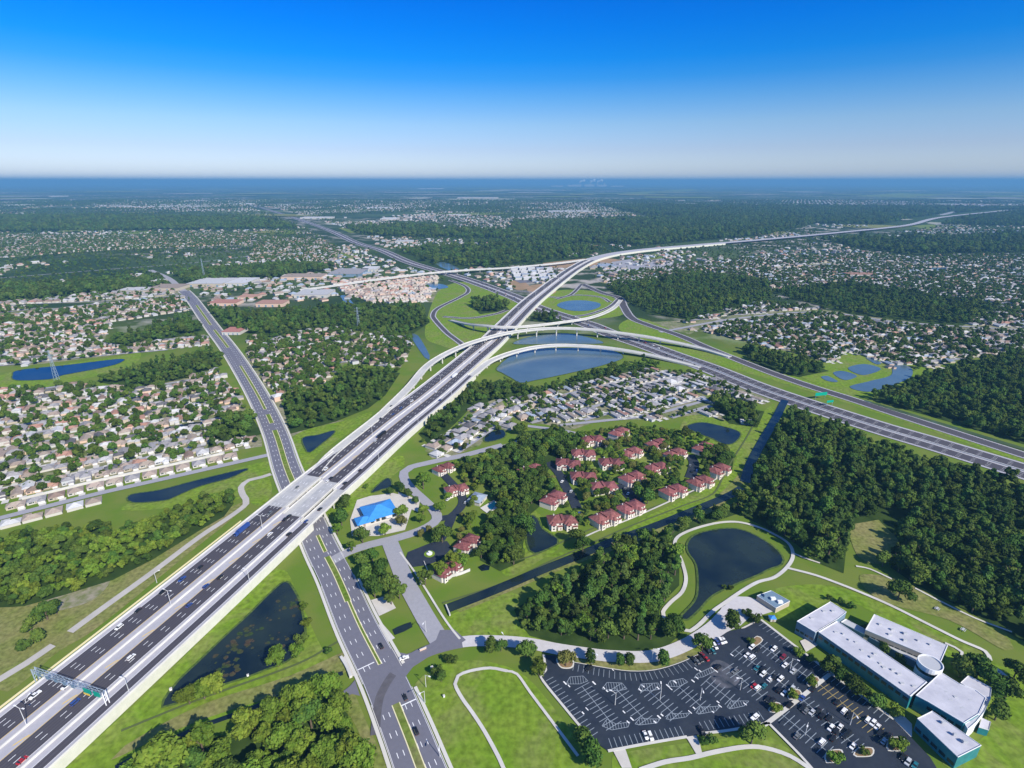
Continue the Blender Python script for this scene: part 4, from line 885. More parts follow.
tag(MB().sweep(wallp, [(-.5, 0), (.5, 0), (.5, 2.4), (-.5, 2.4)]).build('garden_wall', M['concrete']), 'long white boundary wall behind the row of tan-roofed houses north of the canal street', 'wall')
occ_line(cs, -33, 22, 1)
d0, d1 = (20, 513), (233, 463)
suburb('west', [(-40,520),(-40,392),(60,386),(115,386),(190,374),(216,366),(240,398),(262,440),(262,446),(233,450),(0,500)], d0, d1, 'west', 'suburb above canal street', 35, 12.2, trees=.62, sc=.76)
suburb('west_lake', [(-40,366),(-40,349),(60,345),(120,341),(190,336),(205,334),(211,344),(150,352),(122,354),(20,366)], (0,355), (200,337), 'west', 'strip beyond the lake', 38, 13, trees=.5, sc=.8)
suburb('west_far', [(-60,346),(-60,304),(60,308),(180,298),(190,310),(110,322),(104,342),(0,347)], (0,330), (180,305), 'west', 'suburb beyond the lake strip', 42, 14.5, trees=.6, sc=.82)
suburb('mid_left', [(250,338),(330,328),(415,336),(408,356),(400,368),(345,363),(325,385),(280,394),(262,385),(245,355)], (250,365), (400,345), 'west', 'suburb right of the avenue', 42, 15, trees=1.1, sc=.82)
suburb('mid_left_low', [(262,392),(280,396),(290,430),(335,420),(345,420),(300,432),(285,440),(270,420)], (260,410), (300,400), 'west', 'wooded lots by the avenue bend', 60, 24, trees=1.6)
suburb('mobile', [(506,399),(514,394),(546,391),(600,378),(640,368),(700,373),(735,384),(770,398),(765,404),(705,394),(725,420),(700,414),(660,419),(600,420),(570,430),(545,424),(518,422),(508,412)], (500,412), (640,380), 'mobile', 'park below the lake', 26, 11.5, (4,4,4,4,1), .2, .42, .9)
suburb('mobile_west', [(455,430),(470,408),(500,396),(508,412),(515,425),(500,435),(488,432),(480,445),(455,455),(432,458),(425,450)], (440,452), (510,410), 'mobile', 'estate by the little pond', 40, 15, (0,1,4,1), .05, .7, .9)
suburb('east', [(700,331),(760,301),(850,313),(960,327),(1005,308),(1080,312),(1080,352),(1024,350),(960,360),(905,374),(850,352),(830,364),(790,352)], (740,340), (1024,330), 'east', 'suburb at right', 42, 14, trees=.75, sc=.8)
suburb('east_mid', [(640,322),(690,320),(757,301),(720,318),(697,330),(690,334)], (640,325), (800,318), 'east', 'suburb right of junction', 42, 14, trees=.8, sc=.8)
suburb('east_far', [(600,282),(625,276),(660,264),(760,258),(900,252),(1080,252),(1080,320),(1008,317),(1003,304),(850,280),(775,288),(770,278),(700,270),(620,288)], (640,285), (1000,275), 'east', 'far right suburb', 50, 17, trees=1.0, sc=.88)
suburb('townlets', [(331,283),(380,278),(438,275),(436,282),(450,290),(434,302),(375,303),(345,293)], (340,296), (440,283), 'pink', 'dense estate by the loop ramp', 31, 13.5, (3,3,1), .0, .12, 1.0)
suburb('north_left', [(-60,262),(-60,234),(120,236),(250,232),(250,244),(110,250)], (0,250), (250,240), 'west', 'distant left suburb', 60, 20, trees=.8)
suburb('north_mid', [(250,262),(256,236),(320,240),(345,250),(330,261)], (250,250), (340,250), 'west', 'suburb by the distant highway', 58, 20, trees=1.0)
suburb('left_low', [(-60,300),(110,294),(190,286),(190,294),(110,302),(-60,306)], (0,300), (180,292), 'west', 'narrow far estate', 50, 16, trees=.5)
# scattered settlement and trees out to the far plain
nfar = 0
for y0 in np.arange(1300, 8600, 34.0):
    xm = y0*1.0+100
    for x0 in np.arange(-xm, xm, 34.0*(1+.5*(y0 > 3500))):
        x, y = x0+rng.uniform(-12, 12), y0+rng.uniform(-12, 12)
        if not in_view(x, y, 30) or not free(x, y): continue
        a = vn(x, y, 620, 1.3)*.6+vn(x, y, 210, 4.1)*.4; t = a+rng.gauss(0, .05)
        if t > (.48 if y0 < 2300 else .52) and rng.random() < (.8 if y0 < 2600 else .6):
            house(x, y, round(vn(x, y, 500, 9)*4)*.785+rng.choice([0, 1.57, 3.14]), rng.choice([0,1,1,2]), pickw(PAL['east']), pickw(WP), ('plain', 0, 0, ''), rng.uniform(.85, 1.35)*(1+max(0, y-3500)/9000)); nfar += 1
        if vn(x, y, 900, 7.7) < .80 and rng.random() < (.97 if t < .5 else .75): tree(x+rng.uniform(8, 16), y+rng.uniform(-8, 8), rng.uniform(.7, 1.2)*(1+max(0, y-2500)/6000), pick([(0,3),(1,3),(4,2),(6,2)]), 'plain')
        if vn(x, y, 900, 7.7) < .80 and (t < .54 or rng.random() < .3) and y0 < 4500: tree(x-rng.uniform(4, 14), y+rng.uniform(8, 16), rng.uniform(.7, 1.2), pick([(0,3),(1,3),(4,2),(6,2)]), 'plain')
YD.build('yard_ground', M['yard'], kind='structure'); ST.build('residential_street', M['street'], kind='structure'); DW.build('house_driveway', M['path'], kind='structure')

# split houses: nearest 300 as things, the rest as one far mass
vis = [h for h in HOUSES if in_view(h[0], h[1], 0, 0)]
vis.sort(key=lambda h: math.hypot(h[0], h[1])); NEARH = vis[:300]; ids = set(id(h) for h in NEARH); FARH = [h for h in HOUSES if id(h) not in ids]
SIDE = ['north', 'south']; cnt = {}
NEARH.sort(key=lambda h: (h[6][0], h[6][1], h[6][2]))
RC = {'tan': 'tan', 'sand': 'sandy', 'grey': 'grey', 'brown': 'brown', 'terracotta': 'terracotta', 'white': 'white', 'charcoal': 'charcoal', 'blue_grey': 'blue-grey', 'red': 'red'}
rank = {id(h): i for i, h in enumerate(sorted(NEARH, key=lambda h: math.hypot(h[0], h[1])))}
rowmap = {}
for h in NEARH: rowmap.setdefault((h[6][0]), []); rowmap[h[6][0]].append(h[6][1]) if h[6][1] not in rowmap[h[6][0]] else None
cn = {}
for h in NEARH:
    key, row, c_, where = h[6]; rr = sorted(rowmap[key]).index(row); k = (key, row); cn[k] = cn.get(k, -1)+1
    form_h = h[3]; kind_ = 'mobile home' if h[3] == 4 else ('two-storey house' if h[3] == 3 else 'house')
    if key.startswith('canal'): lab = f"{RC[h[4]]}-roofed {kind_}, {ordn(cn[k])} from the left {where}"
    else: lab = f"{RC[h[4]]}-roofed {kind_}, {ordn(cn[k])} from left, {ordn(rr)} row up, {where}"
    build_house(h, rank[id(h)] < 130, lab, ('mobile homes, ' if form_h == 4 else 'houses, ')+where)
def far_mass(hs, name, label, cat):
    allv, allf, allm = [], [], []; mats = [M['roof_'+k] for k in RC if k != 'red']; rk = [k for k in RC if k != 'red']; wk = ['wall', 'cream', 'peach', 'greyw']; mats += [M[k] for k in wk]
    mb = MB()
    T = {}
    for f in range(5):
        wl_, rf = HM[f]['raw']; T[f] = (np.array(wl_.v), wl_.f, np.array(rf.v), rf.f)
    base = 0
    for x, y, rz, form, roof, wallm, where, s in hs:
        c, n = math.cos(rz), math.sin(rz); wv, wf, rv, rf = T[form]
        for vv, ff, mi in ((wv, wf, len(rk)+wk.index(wallm)), (rv, rf, rk.index(roof))):
            q = vv*s; o = np.empty_like(q); o[:, 0] = q[:, 0]*c-q[:, 1]*n+x; o[:, 1] = q[:, 0]*n+q[:, 1]*c+y; o[:, 2] = q[:, 2]
            allv.append(o); allf += [tuple(i+base for i in f_) for f_ in ff]; allm += [mi]*len(ff); base += len(q)
    me = bpy.data.meshes.new(name); me.from_pydata(np.concatenate(allv).tolist(), [], allf)
    for m_ in mats: me.materials.append(m_)
    me.polygons.foreach_set('material_index', allm); o = bpy.data.objects.new(name, me); COL.objects.link(o); tag(o, label, cat, kind='stuff')
far_mass(FARH, 'distant_houses', 'thousands of small pale-roofed houses of the suburbs spreading to the horizon', 'houses')

# ------------------------------------------------------------------ red-roofed town houses
TM = {}
def town_mesh():
    wl_, rf, tr = MB(), MB(), MB()
    for cx, oy in ((-6.2, 0), (6.2, -1.8)):
        wl_.prism([(cx-5.6,-6+oy),(cx+5.6,-6+oy),(cx+5.6,6+oy),(cx-5.6,6+oy)], -.55, 5.6); hip(rf, cx-5.6, cx+5.6, -6+oy, 6+oy, 5.6, 3.0, .6)
        wl_.prism([(cx-4.5,-8.6+oy),(cx-.5,-8.6+oy),(cx-.5,-6.02+oy),(cx-4.5,-6.02+oy)], -.55, 5.2); hip(rf, cx-4.5, cx-.5, -8.6+oy, -4+oy, 5.25, 1.5, .4)
        wl_.prism([(cx+1.2,-8.0+oy),(cx+5,-8.0+oy),(cx+5,-6.02+oy),(cx+1.2,-6.02+oy)], -.55, 2.9); 
        rf.box(cx+1.0, cx+5.2, -8.2+oy, -6.03+oy, 2.92, 3.1)
    wl_.prism([(-.58,-4),(.58,-4),(.58,4),(-.58,4)], -.55, 5.5)
    rf.box(-1, 1, -4.2, 4.2, 5.52, 7.0)
    return wl_, rf
a_, b_ = town_mesh(); TW, TR = mk(a_, 'wall'), mk(b_, 'roof'); TW.materials.append(mat('town_house_wall', (.70,.65,.59), .9)); TR.materials.append(M['maroon'])
TWN = [mk(MB().box(x-.75, x+.75, yy, yy+.07, z, z+1.3), 'window') for x, yy, z in ((-8.7,-8.67,3.6),(-8.7,-8.67,1.0),(3.7,-10.47,3.6),(3.7,-10.47,1.0),(-3,-6.09,3.6),(9.3,-7.89,3.6))]
TDR = mk(MB().box(-3.2, -2.2, -8.09, -8.01, 0, 2.1), 'door'); TCH = mk(MB().box(-7.4, -6.4, 1.5, 2.3, 7.2, 9.2), 'chimney')
for m_ in TWN: m_.materials.append(M['glass'])
TDR.materials.append(M['door']); TCH.materials.append(M['wall'])
th0 = 0
def town(u, v, ang, label, s=1.0):
    x, y = P(u, v, 3); t = thing('town_house', label, 'town house', (x, y, 0), ang, 'red-roofed town houses around the dark cul-de-sacs'); t.scale = (s, s, s)
    for nm, me in [('wall', TW), ('roof', TR), ('door', TDR)]+[('window', w_) for w_ in TWN]:
        o = bpy.data.objects.new(nm, me); COL.objects.link(o); o.parent = t
        if nm == 'roof': c2 = bpy.data.objects.new('chimney', TCH); COL.objects.link(c2); c2.parent = o
    occ_disc(x, y, 8.5*s)
def dirang(a, b): (x0, y0), (x1, y1) = P(*a), P(*b); return math.atan2(y1-y0, x1-x0)
aN = dirang((585,545), (722,475))
for u, v, a, lab in [(604,518,0,'maroon-roofed white town house lowest along the canal path'), (629,508,0,'second maroon-roofed town house from the left along the canal path'), (672,491,0,'third maroon-roofed town house along the canal path, right of the big dark trees'), (699,482,0,'fourth maroon-roofed town house along the canal path'), (717,470,.1,'last maroon-roofed town house at the right end of the canal path'),
    (562,521,-.5,'maroon-roofed town house nearest the narrow dark pond'), (552,499,.35,'maroon-roofed town house left of the dark cul-de-sac, against the wood'), (568,464,-.75,'maroon-roofed town house facing the left end of the inner green'), (583,477,-.6,'maroon-roofed town house below the left end of the inner green'), (603,487,-.45,'maroon-roofed town house below the middle of the inner green'), (631,478,.05,'maroon-roofed town house in the centre, right of the inner green'), (583,454,-.6,'maroon-roofed town house above the inner green'), (611,463,-.55,'maroon-roofed town house between the inner green and the sloping car row'), (630,453,.1,'maroon-roofed town house with a bright end wall, above the second green'),
    (592,440,-.3,'uppermost left maroon-roofed town house under the mobile home park'), (618,433,.25,'small partly hidden maroon-roofed town house at the very top'), (656,444,.05,'maroon-roofed town house at the top of the second green'), (674,454,.1,'maroon-roofed town house right of the second green'), (656,468,-.1,'maroon-roofed town house below the second green'), (702,448,.2,'small maroon-roofed town house beside the huge round trees'), (530,470,.1,'maroon roof alone among the trees of the middle wood')]:
    town(u, v, aN+a, lab)
for u, v, a, lab in [(443,468,0,'maroon-roofed inn wing nearest the street bend at the top'), (456,489,-.35,'maroon-roofed inn wing beside the pool building'), (466,543,.25,'maroon-roofed inn wing right of the round island car park'), (446,569,.1,'low maroon-roofed inn wing below the round island car park')]:
    town(u, v, aN+.2+a, lab, .85)
# trees inside the town house estate
for x, y in jitter_grid(W([(560,465),(590,432),(640,428),(690,432),(705,440),(720,465),(700,485),(660,500),(600,525),(580,530),(560,515),(548,485)]), 7):
    if free(x, y) and rng.random() < .85 and not any(in_poly(np.array([x]), np.array([y]), W(q))[0] for q in ([(585,462),(595,455),(618,470),(606,480)], [(632,462),(640,455),(655,460),(640,470)])): tree(x, y, rng.uniform(.55, 1.0), pick([(2,3),(9,1),(0,3),(6,2)]), 'town')
for x, y in jitter_grid(W([(430,470),(470,460),(485,480),(475,500),(478,530),(470,560),(440,580),(430,575),(455,560),(450,520),(445,490)]), 7.5):
    if free(x, y) and rng.random() < .9: tree(x, y, rng.uniform(.4, .8), pick([(2,3),(9,2),(0,2),(7,2)]), 'inn')
for x, y in jitter_grid(W([(350,470),(400,445),(425,440),(400,470),(398,480),(365,500),(345,500)]), 12):
    if free(x, y) and rng.random() < .35: tree(x, y, rng.uniform(.4, .8), pick([(2,3),(0,2)]), 'verge')

# ------------------------------------------------------------------ blocks: footprints read at roof height
def block(t, corners, h, wallm, roofm='membrane', name='wing', z0=-.55, par=.5):
    """a wing: walls, a roof set inside a parapet"""
    c = ccw([P(u, v, h) for u, v in corners]); wv = MB(); wv.prism(c, z0, h-.02, cap=False)
    cx, cy = sum(p[0] for p in c)/len(c), sum(p[1] for p in c)/len(c); sh_ = lambda k: [(cx+(x-cx)*k, cy+(y-cy)*k) for x, y in c]
    def pt(nm, mb, m, par_=None):
        o = mb.build(nm, m); o.parent = t if par_ is None else par_
        o.matrix_parent_inverse = Matrix.Translation(-Vector(t.location)) if par_ is None else Matrix.Identity(4); return o
    wo = pt(name, wv, M[wallm]); rm = MB().sheet(sh_(.995), h-.25); ro = pt('roof', rm, M[roofm], wo)
    tr = MB(); r1, r0 = sh_(1.006), sh_(.985); n = len(c)
    for i in range(n):
        j = (i+1) % n; q = [r1[i], r1[j], r0[j], r0[i]]; tr.prism(q, h-.35, h+.12, bottom=True)
    pt('parapet', tr, M['trim'], wo); return wo, c
def windows_on(wo, c, i, h, n, z0, z1, m='glass', name='window', gap=.25):
    a, b = Vector((*c[i], 0)), Vector((*c[(i+1) % len(c)], 0)); d = (b-a); L_ = d.length; d.normalize(); nrm = Vector((d.y, -d.x, 0)); w_ = L_/n
    for k in range(n):
        p = a+d*(w_*(k+gap/2)); q = a+d*(w_*(k+1-gap/2)); mb = MB()
        mb.add([p+nrm*.05, q+nrm*.05, q+nrm*.05+Vector((0,0,0)), p+nrm*.05], []) if 0 else None
        v = []
        for z in (z0, z1):
            for pp, o_ in ((p, .03), (q, .03), (q, .10), (p, .10)): v.append((pp.x+nrm.x*o_, pp.y+nrm.y*o_, z))
        mb.add(v, [(3,2,1,0),(4,5,6,7),(0,1,5,4),(1,2,6,5),(2,3,7,6),(3,0,4,7)]); o = mb.build(name, M[m]); o.parent = wo
def edge_facing(c, dx, dy):
    best, bi = -9, 0
    for i in range(len(c)):
        a, b = c[i], c[(i+1) % len(c)]; ex, ey = b[0]-a[0], b[1]-a[1]; L_ = math.hypot(ex, ey)
        s = (ey*dx-ex*dy)/L_*min(L_, 30)
        if s > best: best, bi = s, i
    return bi
sc_ = thing('school_building', 'long flat-roofed school building with teal walls, parallel wings and an oval tower', 'school building', (*P(900, 690), 0))
wo, c = block(sc_, [(818.6,631.8),(837,621),(926.9,682.1),(910.5,696.3)], 9, 'teal'); windows_on(wo, c, edge_facing(c, -.87, -.5), 9, 14, 4.8, 6.8, gap=.3); windows_on(wo, c, edge_facing(c, -.87, -.5), 9, 7, 7.0, 8.4, 'bluegrey', 'wall_panel', .08)
wo, c = block(sc_, [(797,621.2),(830.3,601.7),(846.4,612),(838,618.5),(815.5,632.2)], 9, 'bluegrey'); windows_on(wo, c, edge_facing(c, -.87, -.5), 9, 4, 2, 3.6)
wo, c = block(sc_, [(874.3,614.3),(947.7,645.6),(941,661.3),(865.6,629.6)], 8.5, 'cream', par=.5); windows_on(wo, c, edge_facing(c, -.7, -.7), 9, 12, 3.2, 5.2)
wo, c = block(sc_, [(941,672.3),(916,695.2),(928,701.5),(964,722.8),(979,713.5),(986,698),(976,690),(960,684)], 9.5, 'teal'); windows_on(wo, c, edge_facing(c, -.7, -.7), 9, 5, 4.5, 6.5)
wo, c = block(sc_, [(960.5,682.8),(968.4,675.5),(991.4,687.6),(990.5,699),(984,712),(976,722),(968,729),(965,724),(979.5,714),(986.5,698)], 8, 'trim')
wo, c = block(sc_, [(932.2,711),(981.3,745.3),(958,757),(917.4,718.4)], 8, 'teal'); windows_on(wo, c, edge_facing(c, -.6, -.8), 9, 5, 1, 3)
wo, c = block(sc_, [(982,718),(991,722),(989,730),(979,727)], 4, 'teal')
wo, c = block(sc_, [(938,663+26),(944,692),(936,699),(930,696)], 4, 'bluegrey')
wo, c = block(sc_, [(841,622),(846,619),(925,660),(921,664)], 4.5, 'bluegrey', 'hvac', 'covered_walkway')
ocx, ocy = P(930.5, 663, 11.5); ov = [(ocx+6.2*math.cos(a)*1.0, ocy+6.2*math.sin(a)*.95) for a in [2*math.pi*i/28 for i in range(28)]]
tw = MB().prism(ov, -.5, 11.5, cap=False).build('oval_tower', M['trim']); tw.parent = sc_; tw.matrix_parent_inverse = Matrix.Translation(-Vector(sc_.location))
o = MB().sheet([(ocx+(x-ocx)*.93, ocy+(y-ocy)*.93) for x, y in ov], 11.2).build('roof', M['hvac']); o.parent = tw
rim = MB(); 
for i in range(28):
    j = (i+1) % 28; k = lambda p, q: (ocx+(p[0]-ocx)*q, ocy+(p[1]-ocy)*q); rim.prism([k(ov[i],1.01), k(ov[j],1.01), k(ov[j],.94), k(ov[i],.94)], 11.0, 11.9, bottom=True)
o = rim.build('parapet', M['trim']); o.parent = tw
bnd = MB().prism([(ocx+(x-ocx)*1.012, ocy+(y-ocy)*1.012) for x, y in ov], 6.8, 8.6).build('window', M['glass']); bnd.parent = tw
o_mb = [(843,634),(849,640),(856,642),(871,657),(875,654),(884,667),(899,674),(902,683),(914,686),(880,624),(892,629),(905,633),(918,640),(930,644),(812,618),(824,611),(833,611),(936,684),(955,697),(970,700),(944,722),(955,734),(965,741),(862,650),(880,663),(893,670),(836,632),(905,640),(890,634),(950,700),(962,708),(946,692)]
for u, v in o_mb:
    x, y = P(u, v, 9); hv = MB().box(x-.5-.3*(u % 3), x+.5+.3*(u % 3), y-.4-.25*(v % 2), y+.5, 8.2, 9.3+.3*(u % 2)).build('roof_unit', M['hvac']); hv.parent = sc_; hv.matrix_parent_inverse = Matrix.Translation(-Vector(sc_.location))
for q in ([(797,621),(846,612),(926,682),(910,700)], [(866,630),(947,645),(950,665)], [(916,695),(990,690),(985,745),(940,740)], [(866,614),(874,612),(948,645),(942,664)]): occ_poly(W(q))
# small plant room beside the park green
t = thing('plant_building', 'small grey-roofed building with rooftop machinery on the lawn beside the paved forecourt', 'small building', (*P(774, 602), 0))
wo, c = block(t, [(757,595.5),(771,590.5),(790,601),(776,608)], 4, 'cream', 'bluegrey')
for i in range(3):
    x, y = P(766+i*7, 596+i*3.2, 4); hv = MB().box(x-1.6, x+1.6, y-1, y+1, 3.8, 5.3).build('roof_unit', M['trim' if i else 'bluegrey']); hv.parent = t; hv.matrix_parent_inverse = Matrix.Translation(-Vector(t.location))
t = thing('utility_cabin', 'tiny blue-roofed cabin beside the kerb at the top corner of the right car park', 'cabin', (*P(772, 620), 0)); x, y = P(772, 620)
for nm, mb, m in (('wall', MB().box(-1.8, 1.8, -1.6, 1.6, 0, 2.4), 'wall'), ('roof', hip(MB(), -1.8, 1.8, -1.6, 1.6, 2.4, .9, .3), 'bluemetal'), ('door', MB().box(-.5, .5, -1.68, -1.61, 0, 2), 'door')):
    o = mb.build(nm, M[m]); o.parent = t
# blue-roofed building
t = thing('restaurant_building', 'white building with a bright blue hipped metal roof beside the side street', 'building', (*P(378, 515), 0), 0); cx, cy = t.location.x, t.location.y
ang = dirang((358,530), (396,519)); c_, s_ = math.cos(ang), math.sin(ang)
for nm, mb, m in (('wall', MB().prism([(-9,-9),(11,-9),(11,9),(-9,9)], -.55, 4.2).prism([(-15,-9.5),(-9.02,-9.5),(-9.02,-2),(-15,-2)], -.55, 3.4), 'wall'), ('roof', hip(hip(MB(), -9, 11, -9, 9, 4.2, 4.2, 1.2), -16, -5, -10, -1.5, 3.45, 2.2, .9), 'bluemetal'), ('door', MB().box(-12.6, -11.2, -9.6, -9.51, 0, 2.3), 'door')):
    o = mb.build(nm, M[m]); o.parent = t
for k in range(5):
    o = MB().box(-7.4+k*3.8, -5+k*3.8, -9.09, -9.01, 1, 3.2).build('window', M['glass']); o.parent = t
for nm_, (x0, x1) in (('entrance_canopy', (3, 7)),): 
    o = MB().box(x0, x1, -11.5, -9.1, 3.0, 3.3).build(nm_, M['trim']); o.parent = t
t.rotation_euler.z = ang; t.scale = (1.22, 1.22, 1.22); occ_disc(cx, cy, 19)
# pool house of the inn
t = thing('pool_house', 'pale blue-grey roofed clubhouse with a terrace beside the turquoise pool', 'clubhouse', (*P(478, 500), 0)); t.rotation_euler.z = aN+.5
for nm, mb, m in (('wall', MB().prism([(-8,-6),(6,-6),(6,6),(-8,6)], -.55, 3.4), 'wall'), ('roof', hip(MB(), -8, 6, -6, 6, 3.4, 2.2, .7), 'roof_blue_grey'), ('door', MB().box(-1, 0, -6.09, -6.01, 0, 2.2), 'door'), ('window', MB().box(-6, -3, -6.09, -6.01, 1, 2.4), 'glass')):
    o = mb.build(nm, M[m]); o.parent = t
MB().sheet(W([(480,508),(494,500),(500,506),(488,514)]), .06).build('pool_terrace', mat('terrace', (.6,.58,.54)), kind='structure'); o = MB().sheet(W([(487,506),(494,501.5),(498,504),(491,510)]), .075).build('swimming_pool', M['pool'], kind='structure'); occ_disc(*P(484, 503), 16)
# shed by the canal bend
t = thing('shed', 'white-roofed shed on the grass between the pond and the canal', 'shed', (*P(746, 423), 0)); t.rotation_euler.z = -.2
for nm, mb, m in (('wall', MB().box(-6.5, 6.5, -5, 5, 0, 3.2), 'greyw'), ('roof', gable(MB(), -6.5, 6.5, -5, 5, 3.2, 1.4, .5), 'roof_white'), ('door', MB().box(-1.5, 1.5, -5.09, -5.01, 0, 2.6), 'bluegrey')):
    o = mb.build(nm, M[m]); o.parent = t
# large commercial roofs farther out
def hall(u0, u1, v, depth, h, roof, wallm, label, ang=None, name='warehouse', cat='warehouse'):
    (x0, y0), (x1, y1) = P(u0, v), P(u1, v); L_ = x1-x0; a = 0 if ang is None else ang; t = thing(name, label, cat, ((x0+x1)/2, y0, 0), a)
    o = MB().box(-L_/2, L_/2, 0, depth, 0, h-.05).build('wall', M[wallm]); o.parent = t
    o = MB().box(-L_/2-.6, L_/2+.6, -.6, depth+.6, h, h+.5).build('roof', M[roof]); o.parent = t
    for k in range(4):
        o = MB().box(-L_/2+L_*(k+.35)/4, -L_/2+L_*(k+.6)/4, -.12, -.02, 0, h*.6).build('loading_door', M['bluegrey']); o.parent = t
    occ_poly([(x0, y0-8), (x1, y0-8), (x1, y0+depth+8), (x0, y0+depth+8)])
PAD2 = MB()
HALLS = [(187,222,287,95,9,'roof_white','cream','big white-roofed hall just beyond the head of the avenue'), (225,246,286,90,8,'roof_white','wall','white-roofed hall right of the big one beyond the avenue'), (150,178,291,60,8,'roof_tan','cream','tan-roofed store left of the avenue\'s head'), (118,146,293,45,7,'roof_white','cream','long low pale store farther left of the avenue\'s head'), (152,162,286,30,14,'roof_white','cream','tall narrow cream block beyond the stores'), (208,236,306,40,7,'roof_red','peach','reddish-roofed store beside the avenue\'s far end'), (238,256,300,35,7,'roof_terracotta','peach','terracotta-roofed store behind the reddish one'), (222,240,335,35,6,'roof_red','wall','small reddish-roofed store at the avenue\'s right side'),
 (294,327,298,70,8,'roof_white','wall','white-roofed factory in the green clearing'), (281,321,280,60,9,'roof_tan','peach','pinkish flat school block left of the grey hall'), (328,360,277,110,9,'roof_grey','bluegrey','wide grey-roofed hall beside the dense pale estate'), (361,376,272,60,9,'roof_white','wall','bright white hall right of the grey one'), (256,283,307,40,8,'roof_terracotta','peach','long pale building at the wood\'s left end'),
 (300,330,219,120,10,'roof_white','wall','white hall beside the distant highway'), (273,287,206,260,10,'roof_white','wall','white block at the top of the distant highway'), (107,150,208,200,10,'roof_white','peach','left one of the bright far shopping centre roofs'), (152,178,207.5,260,10,'roof_white','wall','middle one of the bright far shopping centre roofs'), (180,208,207.5,260,10,'roof_white','cream','right one of the bright far shopping centre roofs'), (230,248,205,300,10,'roof_white','wall','small bright roof right of the far shopping centre'), (0,18,206,250,10,'roof_white','wall','bright roof at the far left edge'), (36,52,197,400,12,'roof_white','wall','faint bright roof on the far left plain'), (363,388,209,250,10,'roof_white','wall','white hall in the far middle'), (417,441,189,900,14,'roof_white','wall','pale strip roof close to the horizon'), (457,498,198.5,350,12,'roof_white','cream','long pale roof on the far plain left of the stacks'), (549,592,213,260,10,'roof_white','cream','long bright roof in the dark far woods'), (512,534,222,160,9,'roof_white','bluegrey','bluish white apartment block at the far centre'), (514,552,238,40,8,'roof_white','wall','thin white row of buildings above the dark wood'), (565,580,256,60,7,'roof_white','wall','white hall near the bend of the expressway'), (680,700,204.5,200,10,'roof_white','wall','far bright roof right of centre'), (850,876,277,40,7,'roof_terracotta','wall','school beside the green playing field'), (878,890,288,40,6,'roof_white','wall','small white church hall below the playing field'), (893,908,238,60,8,'roof_white','wall','white hall beside the distant expressway'), (740,760,212,200,10,'roof_white','wall','far white hall on the right plain'), (845,868,211,200,10,'roof_white','cream','left pale roof of the far right estate'), (380,396,220,150,9,'roof_white','wall','white hall right of the distant highway'), (448,470,216,100,9,'roof_white','wall','far pale warehouse in the centre left'), (600,616,268,60,6,'roof_blue_grey','greyw','blue-grey shed at the storage yard'), (462,486,246,60,8,'roof_white','wall','white roof beside the wood left of the bend'), (395,412,243,60,8,'roof_white','wall','white hall at the distant interchange')]
for hh in HALLS: hall(*hh[:7], hh[7])
r6 = random.Random(11); ZF = .1
for i in range(120):
    y0 = r6.choice([r6.uniform(3000, 6000), r6.uniform(6000, 16000), r6.uniform(8000, 24000)]); x0 = r6.uniform(-.95, .95)*y0; a_, b_ = r6.uniform(90, 300)*y0/4000, r6.uniform(60, 230)*y0/4000; ZF += .05
    MB().sheet([(x0+a_*math.cos(t_)*r6.uniform(.6, 1.2), y0+b_*math.sin(t_)*r6.uniform(.6, 1.2)) for t_ in np.linspace(0, 5.8, 11)], ZF+ (9 if y0 > 8600 else 0)).build('field', [M['grass'], M['dry'], mat('pale_clearing', (.42,.40,.36), .95, (.25,.27,.18), .004, 1.5)][i % 3], kind='structure')
fld = MB().sheet(W([(848,272),(870,268),(892,272),(888,277),(855,276)]), .03).build('playing_field', M['lawn'], kind='structure')
for q in ([(855,196),(900,193),(950,195),(900,197)], [(620,193),(690,189),(700,190.5),(640,194)], [(338,228),(380,226),(400,231),(350,233)], [(580,252),(588,250),(592,254),(583,256)], [(330,255),(355,250),(360,258),(335,262)], [(640,262),(700,252),(675,250),(625,258)], [(910,226),(965,222),(968,226),(930,230)], [(796,276),(815,275),(812,281),(800,281)]):
    MB().sheet(W(q), .5).build('field', M['grass'], kind='structure')
# open storage yard with white vehicles in rows beyond the junction
yd = MB().sheet(W([(606,270),(612,262),(650,256),(676,256),(672,266),(640,269)]), .1).build('storage_yard', M['street'], kind='structure'); occ_poly(W([(606,270),(612,262),(650,256),(676,256),(672,266),(640,269)]))
MB().sheet(W([(503,275),(520,266),(548,266),(556,270),(552,281),(520,283)]), .1).build('apartment_yard', M['avenue'], kind='structure')
for r_ in range(4):
    for k in range(5):
        u, v = 514+k*8.5+r_*1.5, 270+r_*3.2; x, y = P(u, v); t = thing('apartment_block', f'white-roofed apartment block, {ORD[k]} from the left in the {ORD[r_]} row beside the bare earth', 'apartment block', (x, y, 0), .3, 'white apartment blocks by the junction')
        o = MB().box(-12, 12, -6, 6, 0, 7).build('wall', M['greyw']); o.parent = t; o = gable(MB(), -12, 12, -6, 6, 7, 2.2, .6).build('roof', M['roof_white' if (k+r_) % 3 else 'roof_blue_grey']); o.parent = t
